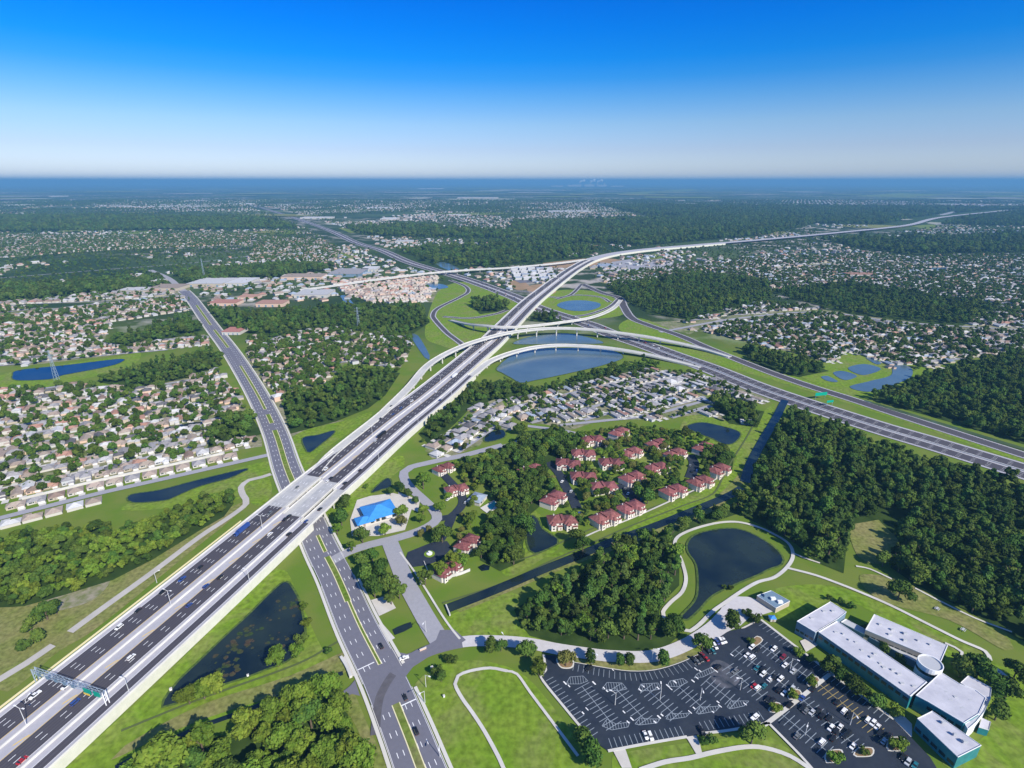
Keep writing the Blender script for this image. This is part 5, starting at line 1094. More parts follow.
# power station on the horizon with steam
px_, py_ = P(592, 186.6)
t = thing('power_station', 'pale power station with tall stacks on the horizon', 'power station', (px_, py_, 0))
s0 = 1.0; 
for i, (dx, w_, h) in enumerate([(-900, 700, 90), (-150, 500, 110), (500, 500, 90), (-1800, 600, 50), (1300, 600, 45)]):
    o = MB().box(dx-w_/2, dx+w_/2, -60, 60, 0, h).build('boiler_hall', M['wall']); o.parent = t
for dx in (-620, -80, 260, 620):
    o = MB().cyl(dx, 0, 0, 210, 36, 24, 12).build('stack', M['wall']); o.parent = t
sb = MB(); r4 = random.Random(5); r4g = [r4.gauss(0, 14) for _ in range(16)]
for cx_, n in ((-80, 16), (300, 16), (-620, 9)):
    for i in range(n):
        f_ = i/n; bm = bmesh.new(); bmesh.ops.create_icosphere(bm, subdivisions=2, radius=40+30*f_+r4.uniform(-8, 8)); base = [tuple(q.co*r4.uniform(.9, 1.1)+Vector((px_+cx_+f_*200+r4g[i % 16], py_+r4g[(i+5) % 16], 225+f_*75))) for q in bm.verts]
        c0 = Vector((r4.gauss(0, 40), 0, r4.gauss(0, 20))); sb.add([(b[0], b[1], b[2]) for b in [tuple(Vector(z)) for z in base]], [tuple(v.index for v in f.verts) for f in bm.faces]); bm.free()
o = sb.build('steam_plume', M['steam']); tag(o, 'white steam rising from the power station on the horizon', 'steam', kind='stuff')

# ------------------------------------------------------------------ car park
lotA = W([(543.7,654.7),(556,655.5),(573,662),(604,667.5),(630,671),(654,670),(678,663.4),(698,654.7),(712,643),(727,631.5),(745,628),(761,619.7),(831,673.3),(768,722.5),(731,730),(687,736.7),(650,743),(608,751),(590.8,739),(565,708),(540.4,676.6),(546,670)])
lotB = W([(831.5,674),(893.6,719.2),(930,757),(950,790),(860,800),(815,772),(768.5,723.5)])
lb = MB().sheet(lotA, .050).sheet(lotB, .050); lb.build('parking_lot', M['lot'], kind='structure'); occ_poly(lotA); occ_poly(lotB)
MB().sheet(smooth(W([(716,660),(728,664),(740,676),(735,686),(722,688),(712,680),(709,668)]), 2, True), .054).build('worn_patch', M['worn'], kind='structure')
kb = MB()
for px in ([(546,670),(540.4,676.6),(565,708),(590.8,739)], [(608,751),(650,743),(687,736.7)], [(702,733.5),(731,730),(768,723)], [(761,619.7),(831,673.3),(893.6,719.2)], [(831,673.3),(800,698),(768,722.5),(756,730)], [(573,662),(604,667.5),(630,671),(654,670),(678,663.4),(698,654.7)], [(543.7,654.7),(546,670)], [(768,722.5),(800,755),(815,772)]):
    p = W(px); w_ = 1.6 if px[0] in ((761,619.7),) else (2.2 if px[0] == (831,673.3) else (1.4 if px[0] != (573,662) else .4)); p = smooth(p, 4); kb.sweep(p, [(-w_/2, .0), (w_/2, .0), (w_/2, .15), (-w_/2, .15)])
kb.build('kerb', M['path'], kind='structure')
pm = MB(); pyl = MB(); aP_ = math.atan2(P(812,680)[1]-P(754.7,640.5)[1], P(812,680)[0]-P(754.7,640.5)[0])
def stalls(a, b, depth, n, mb=None, both=False, spine=True, wd=.16):
    """bays along the line a-b (px); depth to the right of travel in metres"""
    mb = mb or pm; (x0, y0), (x1, y1) = P(*a), P(*b); L_ = math.hypot(x1-x0, y1-y0); dx, dy = (x1-x0)/L_, (y1-y0)/L_; nx, ny = dy, -dx
    n = n or int(L_/2.7)
    for k in range(n+1):
        cx, cy = x0+dx*L_*k/n, y0+dy*L_*k/n; a0 = -depth if both else 0
        mb.add([(cx-dx*wd+nx*a0, cy-dy*wd+ny*a0, .056), (cx+dx*wd+nx*a0, cy+dy*wd+ny*a0, .056), (cx+dx*wd+nx*depth, cy+dy*wd+ny*depth, .056), (cx-dx*wd+nx*depth, cy-dy*wd+ny*depth, .056)], [(0,1,2,3)])
    if spine: mb.add([(x0-nx*wd, y0-ny*wd, .058), (x1-nx*wd, y1-ny*wd, .058), (x1+nx*wd, y1+ny*wd, .058), (x0+nx*wd, y0+ny*wd, .058)], [(0,1,2,3)])
    return (x0, y0), (dx, dy), (nx, ny), L_
ROWS = [((582,686.4),(613.7,725.8)), ((614.8,687.5),(645.4,720.3)), ((646.5,688.6),(676,716)), ((679.4,687.5),(704.5,709.4)), ((706,681),(735,703)), ((728,667),(762,696)), ((735,650),(794,692)), ((754.7,640.5),(812,680))]
for a, b in ROWS: stalls(a, b, 5.2, None, both=True)
for a, b in (((819,684),(884,737)), ((799.5,697),(858,748)), ((779,712),(828,752))): stalls(a, b, 5.2, None, pyl if a[0] == 819 else pm, both=True)
stalls((546,681),(590,737), -5.2, None, spine=False); stalls((612,748),(684,735.5), -5.2, None, spine=False); stalls((704,731),(764,720), -5.2, None, spine=False); stalls((764,623),(828,671), 5.2, None, spine=False, wd=.1); stalls((836,678),(890,717), 5.2, None, spine=False)
cu = smooth(W([(574,663.5),(604,669.5),(630,673),(654,671.5),(678,665),(698,656)]), 2.75)
for p, n in zip(cu, normals(cu)): pm.add([(p[0]-n[1]*.13, p[1]+n[0]*.13, .056), (p[0]+n[1]*.13, p[1]-n[0]*.13, .056), (p[0]+n[0]*5.2+n[1]*.13, p[1]+n[1]*5.2-n[0]*.13, .056), (p[0]+n[0]*5.2-n[1]*.13, p[1]+n[1]*5.2+n[0]*.13, .056)], [(0,1,2,3)])
def hatch(px):
    p = W(px); n = len(p)
    for i in range(n):
        a, b = p[i], p[(i+1) % n]; pm.ribbon([a, b], -.14, .14, .06)
    xs = [q[0] for q in p]; x = min(xs)+1.2
    while x < max(xs):
        ys = []
        for i in range(n):
            a, b = p[i], p[(i+1) % n]
            if (a[0] > x) != (b[0] > x): ys.append(a[1]+(b[1]-a[1])*(x-a[0])/(b[0]-a[0]))
        if len(ys) == 2: pm.ribbon([(x, min(ys)), (x+.01, max(ys))], -.12, .12, .062)
        x += 1.5
for q in ([(566,684),(570,677),(583,676),(588,681),(580,684)], [(602,689),(607,682.5),(622,683),(627,689),(618,691)], [(638,690),(641,684),(658,683),(661,689),(650,691)], [(667,686),(670,681),(683,678.5),(688,682),(678,687)], [(694,678),(697,674),(712,667),(715,671),(703,677)],
          [(602,726),(607,719),(616,724),(630,722),(628,727),(612,730)], [(635,724),(640,718),(650,719),(660,719),(657,723),(640,725)], [(666,719),(670,713),(678,714),(690,713),(686,717),(670,719.5)], [(696,713),(700,707),(708,707),(720,706),(716,711),(700,714)], [(727,707),(731,701),(741,701),(749,701),(744,706),(730,709)]): hatch(q)
am = MB()
for u, v in [(565,683),(569,686),(604,688),(607,691),(640,690),(643,686),(658,688),(668,686),(671,689),(675,682),(693,681),(697,678),(712,668),(716,671),(628,722),(632,719),(655,722),(659,717),(662,715),(690,712),(694,708),(720,706),(718,702),(594,683),(613,670),(624,712),(583,713),(587,709),(713,712),(700,671),(696,669),(732,655),(745,704)]:
    x, y = P(u, v); am.obox(x, y, aP_, rng.uniform(1.2, 2.6), rng.uniform(.5, .8), .055, .066)
am.build('arrow_marking', M['white'], kind='structure')
pm.build('bay_marking', M['faint'], kind='structure'); pyl.build('yellow_bay_marking', M['yfaint'], kind='structure')
isl = MB(); isg = MB()
for q in ([(749,644),(757,636),(763,640),(756,646)], [(806,684),(814,676),(820,680),(810,688)], [(787,697),(796,689),(802,693),(793,700)], [(768,710),(776,702),(782,706),(774,713)], [(824,758),(828,751),(842,750),(841,761),(826,763)], [(853,755),(858,748),(873,748),(872,756),(856,757)], [(886,747),(890,738),(904,738),(903,750),(888,751)], [(561,668),(556,660),(560,656),(570,656),(574,662),(572,668)]):
    w_ = smooth(W(q), 1.5, True); isl.prism(w_, .03, .2); cx_, cy_ = np.mean([p[0] for p in w_]), np.mean([p[1] for p in w_]); isg.sheet([(cx_+(p[0]-cx_)*.85, cy_+(p[1]-cy_)*.85) for p in w_], .22)
isl.build('traffic_island', M['kerb'], kind='structure'); isg.build('planting_bed', mat('mulch', (.22,.13,.07), .95, (.28,.20,.10), .8), kind='structure')
x, y = P(429.5, 554); isl2 = MB().prism([(x+4.2*math.cos(a), y+4.2*math.sin(a)) for a in np.linspace(0, 6.1, 22)], .04, .2); isl2.build('roundabout_island', M['lawn'], kind='structure')
t = thing('fountain', 'small white fountain on the round island of the inn car park', 'fountain', (x, y, .2))
for nm, mb in (('basin', MB().cyl(0, 0, 0, .6, 2.2, 2.3, 20)), ('pedestal', MB().cyl(0, 0, .6, 1.8, .35, .25, 10).cyl(0, 0, 1.8, 2.05, .3, 1.0, 12))): o = mb.build(nm, M['trim']); o.parent = t

# ------------------------------------------------------------------ vehicles
def car_parts(kind):
    L_, wd, h = {'sedan': (4.7, 1.85, 1.42), 'suv': (4.9, 1.95, 1.78), 'truck': (5.8, 2.0, 1.85), 'semi': (16, 2.5, 3.9)}[kind]; body_, gl = MB(), MB(); hw = wd/2
    if kind == 'semi':
        body_.box(-8, 4.2, -1.25, 1.25, 1.1, 3.9); body_.box(4.7, 7.4, -1.2, 1.2, .7, 3.1); body_.box(-7.8, 6.8, -.5, .5, .6, 1.09); gl.box(7.41, 7.46, -1.05, 1.05, 1.9, 2.9)
        wh = [(-6.6, 1), (-5.4, 1), (4.9, 1), (6.4, 1)]; R0 = .5
    else:
        # side profile lofted with tumblehome
        if kind == 'sedan': pr_ = [(-2.3,.35),(-2.35,.75),(-2.2,.95),(-1.55,1.0),(1.0,.95),(2.15,.8),(2.35,.6),(2.3,.3)]; cab = [(-1.75,.99),(-1.1,1.42),(.35,1.42),(1.15,.95)]
        elif kind == 'suv': pr_ = [(-2.4,.4),(-2.45,.9),(-2.35,1.12),(1.2,1.1),(2.3,.98),(2.45,.7),(2.4,.38)]; cab = [(-2.33,1.11),(-2.1,1.78),(.5,1.78),(1.3,1.1)]
        else: pr_ = [(-2.9,.5),(-2.9,1.15),(1.3,1.15),(2.6,1.05),(2.85,.8),(2.85,.45)]; cab = [(-.9,1.14),(-.75,1.85),(.75,1.85),(1.45,1.13)]
        n = len(pr_)
        for sgn_pts, w0, w1, tgt in ((pr_, hw, hw, body_),):
            v = [(x, -w0, z) for x, z in pr_]+[(x, w0, z) for x, z in pr_]; tgt.add(v, [tuple(range(n)), tuple(range(2*n-1, n-1, -1))]+[(i, (i+1) % n, n+(i+1) % n, n+i) for i in range(n)])
        (a, b, c, d) = cab; ti = hw*.78
        v = [(a[0],-hw*.95,a[1]),(d[0],-hw*.95,d[1]),(d[0],hw*.95,d[1]),(a[0],hw*.95,a[1]),(b[0],-ti,b[1]),(c[0],-ti,c[1]),(c[0],ti,c[1]),(b[0],ti,b[1])]
        gl.add(v, [(0,1,5,4),(1,2,6,5),(2,3,7,6),(3,0,4,7),(3,2,1,0)])
        body_.add([(b[0],-ti,b[1]+.01),(c[0],-ti,c[1]+.01),(c[0],ti,c[1]+.01),(b[0],ti,b[1]+.01),(b[0]-.05,-ti-.03,b[1]-.08),(c[0]+.08,-ti-.03,c[1]-.08),(c[0]+.08,ti+.03,c[1]-.08),(b[0]-.05,ti+.03,b[1]-.08)], [(0,1,2,3),(0,4,5,1),(1,5,6,2),(2,6,7,3),(3,7,4,0)])
        wh = [(-L_*.29, 1), (L_*.29, 1)]; R0 = .34
    wheels = []
    for x_, _ in wh:
        for sg in (-1, 1):
            mb = MB(); m_ = 12; v = []
            for yy in (sg*(hw-.12), sg*(hw+.03)):
                for i in range(m_): v.append((x_+R0*math.cos(2*math.pi*i/m_), yy, R0+R0*math.sin(2*math.pi*i/m_)))
            mb.add(v, [(i, (i+1) % m_, m_+(i+1) % m_, m_+i) for i in range(m_)]+[tuple(range(m_)), tuple(range(2*m_-1, m_-1, -1))]); wheels.append(mb)
    fx = {'sedan': 2.3, 'suv': 2.4, 'truck': 2.86, 'semi': 7.42}[kind]; rx = {'sedan': -2.36, 'suv': -2.46, 'truck': -2.92, 'semi': -8.02}[kind]; lz = .62 if kind != 'semi' else 1.2
    lamps = [('headlight', MB().box(fx-.05, fx+.05, s*hw*.72-.2, s*hw*.72+.2, lz, lz+.16), 'lampg') for s in (-1, 1)]+[('tail_light', MB().box(rx-.03, rx+.05, s*hw*.75-.16, s*hw*.75+.16, lz+.1, lz+.3), 'tail') for s in (-1, 1)]
    return body_, gl, wheels, lamps
CP = {}
for k in ('sedan', 'suv', 'truck', 'semi'):
    b_, g_, wh, lm = car_parts(k); g2 = mk(g_, 'window_glass'); g2.materials.append(M['car_glass']); W2 = [mk(x_, 'wheel') for x_ in wh]
    for x_ in W2: x_.materials.append(M['tyre'])
    l2 = []
    for nm, mb, m_ in lm: me = mk(mb, nm); me.materials.append(M[m_]); l2.append((nm, me))
    CP[k] = (mk(b_, 'body'), g2, W2, l2)
CC = dict(white=(.82,.82,.82), silver=(.50,.52,.54), black=(.015,.015,.018), grey=(.16,.17,.18), blue=(.03,.07,.26), red=(.42,.02,.03), maroon=(.20,.02,.04), teal=(.02,.16,.20), tan=(.45,.38,.28))
for k, c in CC.items(): mat('car_paint_'+k, c, .35, spec=.5)
BM = {}
def car(x, y, z, rz, kind, color, label, group, full=True):
    nm = {'semi': 'lorry', 'truck': 'pickup_truck', 'suv': 'car', 'sedan': 'car'}[kind]; cat = {'semi': 'lorry', 'truck': 'pickup truck'}.get(kind, 'car'); b, g, W2, l2 = CP[kind]
    if (kind, color) not in BM: me = b.copy(); me.materials.append(MATS['car_paint_'+color]); BM[(kind, color)] = me
    t = thing(nm, label, cat, (x, y, z), rz, group)
    for n_, me in [('body', BM[(kind, color)]), ('window_glass', g)]+([('wheel', w_) for w_ in W2]+l2 if full else []):
        o = bpy.data.objects.new(n_, me); COL.objects.link(o); o.parent = t
# parked cars, read from the photo (u, v, colour, kind)
aP = dirang((754.7,640.5), (812,680))-math.pi/2
PARK = [(752,647,'white','suv','nearest the pale square pad'),(757,650,'black','sedan',''),(774,649,'white','suv','beside the first planted island'),(747,655,'white','sedan',''),(752,657,'white','suv',''),(783,657,'maroon','suv',''),(785,665,'white','sedan',''),(793,671,'silver','sedan',''),(763,674,'white','suv',''),(770,679,'white','sedan',''),(774,677,'black','sedan',''),(780.5,679,'white','suv',''),(763,669,'black','suv',''),(757,668,'teal','sedan',''),(754,686,'red','sedan',''),(757.5,688,'white','suv',''),(764,686,'teal','sedan',''),(784,693,'white','sedan',''),(779,690,'black','suv',''),(792,689,'silver','suv',''),(768,699,'black','sedan',''),(772,701,'black','suv',''),(718,667,'black','suv','by the pale worn patch'),(735,671,'grey','sedan',''),(755,717,'white','truck','at the bottom edge by the divider'),
 (708,650.5,'black','suv','left end of the dark row'),(703,655,'maroon','sedan',''),(715,646,'white','suv',''),(713,651,'teal','sedan',''),(721,641,'white','suv',''),(717,641.5,'blue','sedan',''),(706,658,'red','sedan',''),(700,659,'black','sedan',''),(694,660,'black','suv',''),(697,661,'grey','sedan',''),(711,643,'white','truck',''),(724,640,'white','sedan',''),
 (844,711,'white','suv','alone on the yellow bays'),(850,716,'black','suv',''),(837,702,'black','sedan',''),(868,720,'white','suv','left of three white cars in a line'),(873,723,'white','suv','middle of three white cars in a line'),(877.5,726.5,'white','sedan','right of three white cars in a line'),(831,728,'white','suv',''),(840,727,'white','sedan',''),(822,742,'white','suv',''),(803,708,'black','suv',''),(806,711,'grey','sedan',''),(818,711,'black','sedan',''),(822,716,'black','suv',''),(829,718,'black','sedan',''),(812,712,'silver','sedan',''),(836,731,'black','suv',''),(845,736,'black','sedan',''),(853,746,'white','sedan',''),(848,733,'black','suv',''),(884,741,'silver','sedan',''),(880,733,'black','suv',''),(889,736,'black','sedan',''),(802,698,'blue','sedan','on the divider drive'),(813,689,'black','sedan',''),(908,762,'silver','suv','at the bottom edge'),(915,765,'teal','sedan',''),(903,757,'black','sedan',''),(833,738,'black','sedan',''),(790,705,'black','suv',''),(797,736,'grey','sedan',''),
 (645.5,735,'white','sedan','left one of two alone at the bottom'),(650.5,736,'white','suv','right one of two alone at the bottom'),(589,668,'black','suv','alone in the curved row'),(702,731.5,'black','truck','')]
cn2 = {}
LOTN = lambda u, v: 'the school car park' if (v > 698 and u > 776 or v-673 > (831-u)*.78 and u > 776) else ('the curved upper parking row' if (u < 730 and v < 664) else ('the big car park' if u < 725 else 'the upper right car park'))
PS_ = sorted(PARK, key=lambda q: (LOTN(q[0], q[1]), q[0])); 
from collections import Counter
tot = Counter((LOTN(q[0], q[1]), q[2], q[3]) for q in PARK)
for u, v, colr, kd, extra in PS_:
    k = (LOTN(u, v), colr, kd); cn2[k] = cn2.get(k, -1)+1; x, y = P(u, v, .7); nmn = {'sedan': 'saloon car', 'suv': 'tall car', 'truck': 'pickup truck', 'semi': 'lorry'}[kd]
    lab =  f"{colr} {nmn} in {k[0]}" + (f", {extra}" if extra else (f", {ordn(cn2[k])} such from left" if tot[k] > 1 else ''))
    if 640 < u < 656 or 595 < u < 604 or u == 702: rz = dirang((612,748),(684,735.5))-math.pi/2
    elif k[0].startswith('the curved'): rz = dirang((668,666),(698,655))-math.pi/2-.15*(u > 708)
    else: rz = aP
    car(x, y, .06, rz+rng.uniform(-.03, .03)+(math.pi if rng.random() < .4 else 0), kd, colr, lab, 'cars parked in '+k[0])
# moving traffic: (carriageway offset, distance along, colour, kind) from the photo
def lane(u, v, z=7.0): return P(u, v, z)
TR = [(35,695,'white','truck','on the left carriageway just before the sign gantry'),(66,686,'white','suv','on the left carriageway, right beside the sign gantry'),(119,627,'white','suv','on the left carriageway below the lamp on the median'),(138,610,'black','sedan',''),(162,592,'black','suv',''),(182,579,'blue','truck',''),(200,567,'black','sedan',''),(242,531,'blue','semi','just before the bridge over the avenue'),(270,513,'grey','suv','entering the bridge over the avenue'),(131,657,'white','suv','in the middle carriageway past the gantry'),(75,702,'blue','suv','in the middle carriageway below the gantry'),(22,760,'red','sedan','in the middle carriageway at the bottom edge'),(189,605,'blue','sedan','in the middle carriageway by the yellow arrows'),(206,586,'blue','suv',''),(220,577,'black','suv',''),(270,534,'white','suv','in the middle carriageway just before the bridge'),(285,519,'black','truck',''),(289,516,'black','suv',''),(297,487,'grey','sedan','on the left bridge deck'),(306,521,'blue','sedan','on the right bridge deck'),(320,509,'black','suv','on the right bridge deck, farther along'),(289,534,'black','suv','entering the right bridge deck'),(326,469,'white','suv','on the left carriageway just past the bridge'),(327,481,'white','sedan','in the middle carriageway just past the bridge'),(331,478,'black','suv',''),(382,435,'black','semi','in the middle carriageway'),(393,414,'blue','sedan',''),(401,408,'blue','suv',''),(412,401,'white','suv',''),(420,402,'white','sedan',''),(436,392,'white','suv',''),(455,376,'white','semi',''),(462,369,'white','truck',''),(470,363,'white','sedan',''),(480,352,'black','suv',''),(486,346,'white','suv',''),(380,419,'black','suv','on the ramp towards the upper flyover'),(391,406,'black','sedan','on the ramp beside the flyover start'),(408,389,'black','sedan',''),(440,400,'blue','suv',''),(375,441,'silver','sedan',''),(360,470,'black','sedan',''),(345,483,'black','suv','on the slip carriageway'),(508,327,'white','suv',''),(530,300,'white','sedan',''),(548,288,'white','suv',''),(560,279,'black','suv','')]
TR.sort(key=lambda q: -q[1]); cc = {}
for i, (u, v, colr, kd, ex) in enumerate(TR):
    x, y = P(u, v, 7.8); s = nearest_s(ax, SX, (x, y)); q, d = at_s(ax, SX, s); off = (x-q[0])*d[1]-(y-q[1])*d[0]; rz = math.atan2(d[1], d[0])+(math.pi if off < 0 else 0)
    nmn = {'sedan': 'saloon car', 'suv': 'tall car', 'truck': 'pickup truck', 'semi': 'lorry'}[kd]; z_ = 7.07
    cw = 'left' if off < 0 else ('middle' if off < OFF['b0'] else 'right'); cc[cw] = cc.get(cw, -1)+1
    car(x, y, z_, rz, kd, colr, f"{colr} {nmn}" + (f" {ex}" if ex and 'carriageway' in ex else f" on the expressway's {cw} carriageway, {ordn(cc[cw])} up from the bottom"), 'vehicles on the expressway')
for u, v, colr, kd, ex in [(381,646,'black','suv','on the avenue just before the junction'),(404,658,'white','truck','waiting at the mouth of the access road'),(405,697,'black','sedan','on the avenue below the junction'),(416,731,'black','suv','near the bottom of the avenue'),(306,430,'black','suv',''),(275,398,'black','sedan',''),(296,523,'black','sedan',''),(241,376,'black','suv','')]:
    if not ex: continue
    x, y = P(u, v, .7); s = nearest_s(av, SV, (x, y)); q, d = at_s(av, SV, s); rz = math.atan2(d[1], d[0])+(math.pi/2.3 if u == 404 else 0)
    car(x, y, .07, rz, kd, colr, f"{colr} {'pickup truck' if kd == 'truck' else 'car'} {ex}", None)
for i in range(34):
    s = nearest_s(srp, SS, P(470, 281))+i*27+rng.uniform(-9, 9); o_ = rng.choice([-17, -13, -9, -5, 5, 9, 13, 17])
    if s > SS[-1]: break
    q, d = at_s(srp, SS, s); rz = math.atan2(d[1], d[0])+(math.pi if o_ < 0 else 0); x, y = q[0]+d[1]*o_, q[1]-d[0]*o_
    if not in_view(x, y, 0, 0): continue
    colr = rng.choice(['white','black','silver','grey','blue','red','white']); car(x, y, .1, rz, rng.choice(['sedan','suv','suv','truck']), colr, f"{colr} car on the second expressway, {ordn(i)} counting from the junction rightwards", 'traffic on the second expressway', False)
# inn and town house parking
for i, (u, v) in enumerate([(606,447),(609,444),(612,441),(615,438),(584,500),(579,514),(562,482),(571,492),(628,494),(690,466),(692,472),(697,471),(463,490),(466,503),(448,500),(625,489),(566,477),(641,500)]):
    x, y = P(u, v); colr = ['white','silver','white','grey','black','blue'][i % 6]
    car(x, y, .06, aN+.4, 'suv' if i % 2 else 'sedan', colr, f"{colr} car parked by the {'inn wings' if u < 500 else 'red-roofed town houses'}, {ordn(i)} along the drives", 'cars parked on the estate drives', False)

# ------------------------------------------------------------------ street furniture
def mesh_obj(nm, mb, m, t):
    o = mb.build(nm, m); o.parent = t; return o
# sign gantry
gA = offp(ax, SX, sx_at(105, 661)-34, OFF['l0']-5); sg = nearest_s(ax, SX, P(78, 682, 7))
pA0 = P(41, 689, 0); pB0 = P(108, 704, 7)
L_ = math.hypot(pB0[0]-pA0[0], pB0[1]-pA0[1]); ga = math.atan2(pB0[1]-pA0[1], pB0[0]-pA0[0])
t = thing('sign_gantry', 'grey steel truss gantry carrying signs across the expressway at lower left', 'sign gantry', (pA0[0], pA0[1], 0), ga)
for x in (0, L_):
    z0 = 0 if x == 0 else 7.05
    mb = MB()
    for dy in (-.9, .9): mb.bar((x, dy, z0), (x, dy, 15.6), .26, 8)
    for z in (9, 11, 13): mb.bar((x, -.9, z), (x, .9, z+1.8), .15)
    mesh_obj('post', mb, M['metal'] if x == 0 else M['trim'], t)
tb = MB(); 
for dy in (-1, 1):
    for z in (13.2, 15.4): tb.bar((0, dy, z), (L_, dy, z), .13, 6)
nseg = int(L_/2.4)
for k in range(nseg):
    x0, x1 = L_*k/nseg, L_*(k+1)/nseg
    for dy in (-1, 1): tb.bar((x0, dy, 13.2 if k % 2 else 15.4), (x1, dy, 15.4 if k % 2 else 13.2), .08)
    for z in (13.2, 15.4): tb.bar((x0, -1, z), (x1, 1, z), .07)
    tb.bar((x0, -1, 13.2), (x0, -1, 15.4), .1)
mesh_obj('truss', tb, M['metal'], t)
for xc, w_, gm_ in ((L_*.80, 5.5, 'green_sign'), (L_*.93, 4.5, 'green_sign')):
    p_ = mesh_obj('sign_panel', MB().box(xc-w_/2, xc+w_/2, -1.5, -1.38, 12.6, 16), M[gm_], t); 
mesh_obj('exit_tab', MB().box(L_*.78-2.2, L_*.78+2.2, -1.52, -1.39, 11.2, 12.4), M['yellow'], t)
for k in range(5): mesh_obj('lane_signal', MB().box(L_*(.12+.12*k)-1.2, L_*(.12+.12*k)+1.2, -1.5, -1.35, 12.9, 15.2), M['bluegrey'], t)
# other road signs on the second expressway
for i, (u, v, a_) in enumerate([(820,391,9),(829,403,5)]):
    q, d = at_s(srp, SS, nearest_s(srp, SS, P(u, v+10))); x, y = P(u, v+ (8 if i == 0 else 3)); t = thing('road_sign', ['large green overhead sign on two legs beside the second expressway', 'small green sign just below the large overhead one'][i], 'road sign', (x, y, 0), math.atan2(d[1], d[0])+math.pi/2.6)
    for s_ in (-a_*.8, a_*.8): mesh_obj('post', MB().cyl(s_, 0, 0, 8, .25, n=6), M['metal'], t)
    mesh_obj('sign_panel', MB().box(-a_, a_, -.4, -.26, 5, 9.5 if i == 0 else 8), M['green_sign'], t)
# street lamps
def lamp(x, y, z, rz, h, label, double=False, group=None):
    t = thing('street_lamp', label, 'street lamp', (x, y, z), rz, group)
    mesh_obj('pole', MB().cyl(0, 0, 0, h, .2, .12, 6), M['pole'], t)
    for s_ in ((-1, 1) if double else (1,)):
        mesh_obj('arm', MB().bar((0, 0, h-.3), (s_*2.6, 0, h+.5), .12), M['pole'], t); mesh_obj('lamp_head', MB().box(min(s_*2.3, s_*3.7), max(s_*2.3, s_*3.7), -.3, .3, h+.42, h+.66), M['trim'], t)
k = 0
for s in np.arange(40, s_far-60, 88):
    if LB[0]-20 < s < LB[1]+10: continue
    q, d = at_s(ax, SX, s); lamp(q[0], q[1], 7.9, math.atan2(d[1], d[0])+math.pi/2, 12, f"tall lamp on the expressway's central barrier, {ORD[k]} from the bottom", True, 'lamps along the expressway barrier'); k += 1
k = 0
for s in np.arange(70, s_B-40, 92):
    if RB[0]-20 < s < RB[1]+10: continue
    x, y = offp(ax, SX, s, OFF['r1']-.8); _, d = at_s(ax, SX, s); lamp(x, y, 7.05, math.atan2(d[1], d[0])+math.pi/2, 10, f"lamp on the right-hand parapet of the expressway, {ORD[k]} from the bottom", False, 'lamps along the right parapet'); k += 1
for i, (u, v) in enumerate([(30,712),(157,583),(426,632),(425,703),(505,648),(426,687),(440,757),(652,660),(592,664),(700,700),(660,700),(615,705),(740,690),(790,670),(850,725),(805,735)]):
    x, y = P(u, v); lamp(x, y, .05, rng.uniform(0, 6), 9, ['slim lamp left of the expressway below the gantry','slim lamp beside the path left of the expressway','lamp at the access road corner by the junction','lamp on the lawn right of the lower avenue','lamp on the bend of the pale park road','second lamp on the lawn right of the lower avenue','lowest lamp beside the avenue','lamp on the verge above the big car park','lamp beside the yellowish tree at the car park entrance','lamp in the fourth bay row of the big car park','lamp in the third bay row of the big car park','lamp in the second bay row of the big car park','lamp in the fifth bay row of the big car park','lamp in the upper right car park','lamp among the yellow bays of the lower car park','lamp in the left rows of the lower car park'][i])
# power line poles
for i, (u, v, h) in enumerate([(205,280,62),(57,380,45),(359,330,45),(340,268,45)]):
    x, y = P(u, v); t = thing('lattice_pylon' if i else 'radio_mast', ['tall thin mast behind the big white hall at the avenue\'s head','lattice pylon standing at the left lake','lattice pylon in the wood above the middle suburb','slim pylon near the distant halls'][i], 'pylon' if i else 'mast', (x, y, 0))
    mb = MB(); 
    for a, b in ((-1, -1), (1, -1), (1, 1), (-1, 1)): mb.bar((a*2.4, b*2.4, 0), (a*.4, b*.4, h), .22, 4)
    for z in np.arange(0, h-4, 5):
        w0, w1 = 2.4-2*z/h, 2.4-2*(z+5)/h
        for a, b, c, d_ in ((-1,-1,1,-1),(1,-1,1,1),(1,1,-1,1),(-1,1,-1,-1)): mb.bar((a*w0, b*w0, z), (c*w1, d_*w1, z+5), .12, 4)
    mesh_obj('lattice', mb, M['metal'], t)
    if i: 
        for z in (h-2, h-8): mesh_obj('crossarm', MB().bar((-6, 0, z), (6, 0, z), .3, 4), M['metal'], t)
# small things on the lawns
for u, v, nm, cat, lab, sz, m_ in [(432,669,'utility_cabinet','cabinet','small white cabinet standing beside the dark bushes on the lawn right of the junction',(1.3,1.0,1.8),'trim'),(444,697,'utility_box','box','tiny pale box on the open lawn below the bushes',(.9,.8,1.2),'trim'),(171,690,'utility_box','box','tiny white box at the left tip of the near pond',(1.2,1,1.2),'trim'),(248,676,'utility_box','box','small white box on the bank of the near pond',(1.0,.8,1.0),'trim'),(423,650,'entrance_sign','sign','low pale entrance sign on the verge of the access road',(4.2,.5,1.3),'peach'),(440,600-38+38,'','','',(0,0,0),'')]:
    if not nm: continue
    x, y = P(u, v); t = thing(nm, lab, cat, (x, y, 0), .5); a_, b_, c_2 = sz; mesh_obj('body', MB().box(-a_/2, a_/2, -b_/2, b_/2, 0, c_2), M[m_], t); mesh_obj('lid' if nm != 'entrance_sign' else 'cap', MB().box(-a_/2-.12, a_/2+.12, -b_/2-.12, b_/2+.12, c_2+.01, c_2+.16), M['concrete'], t)
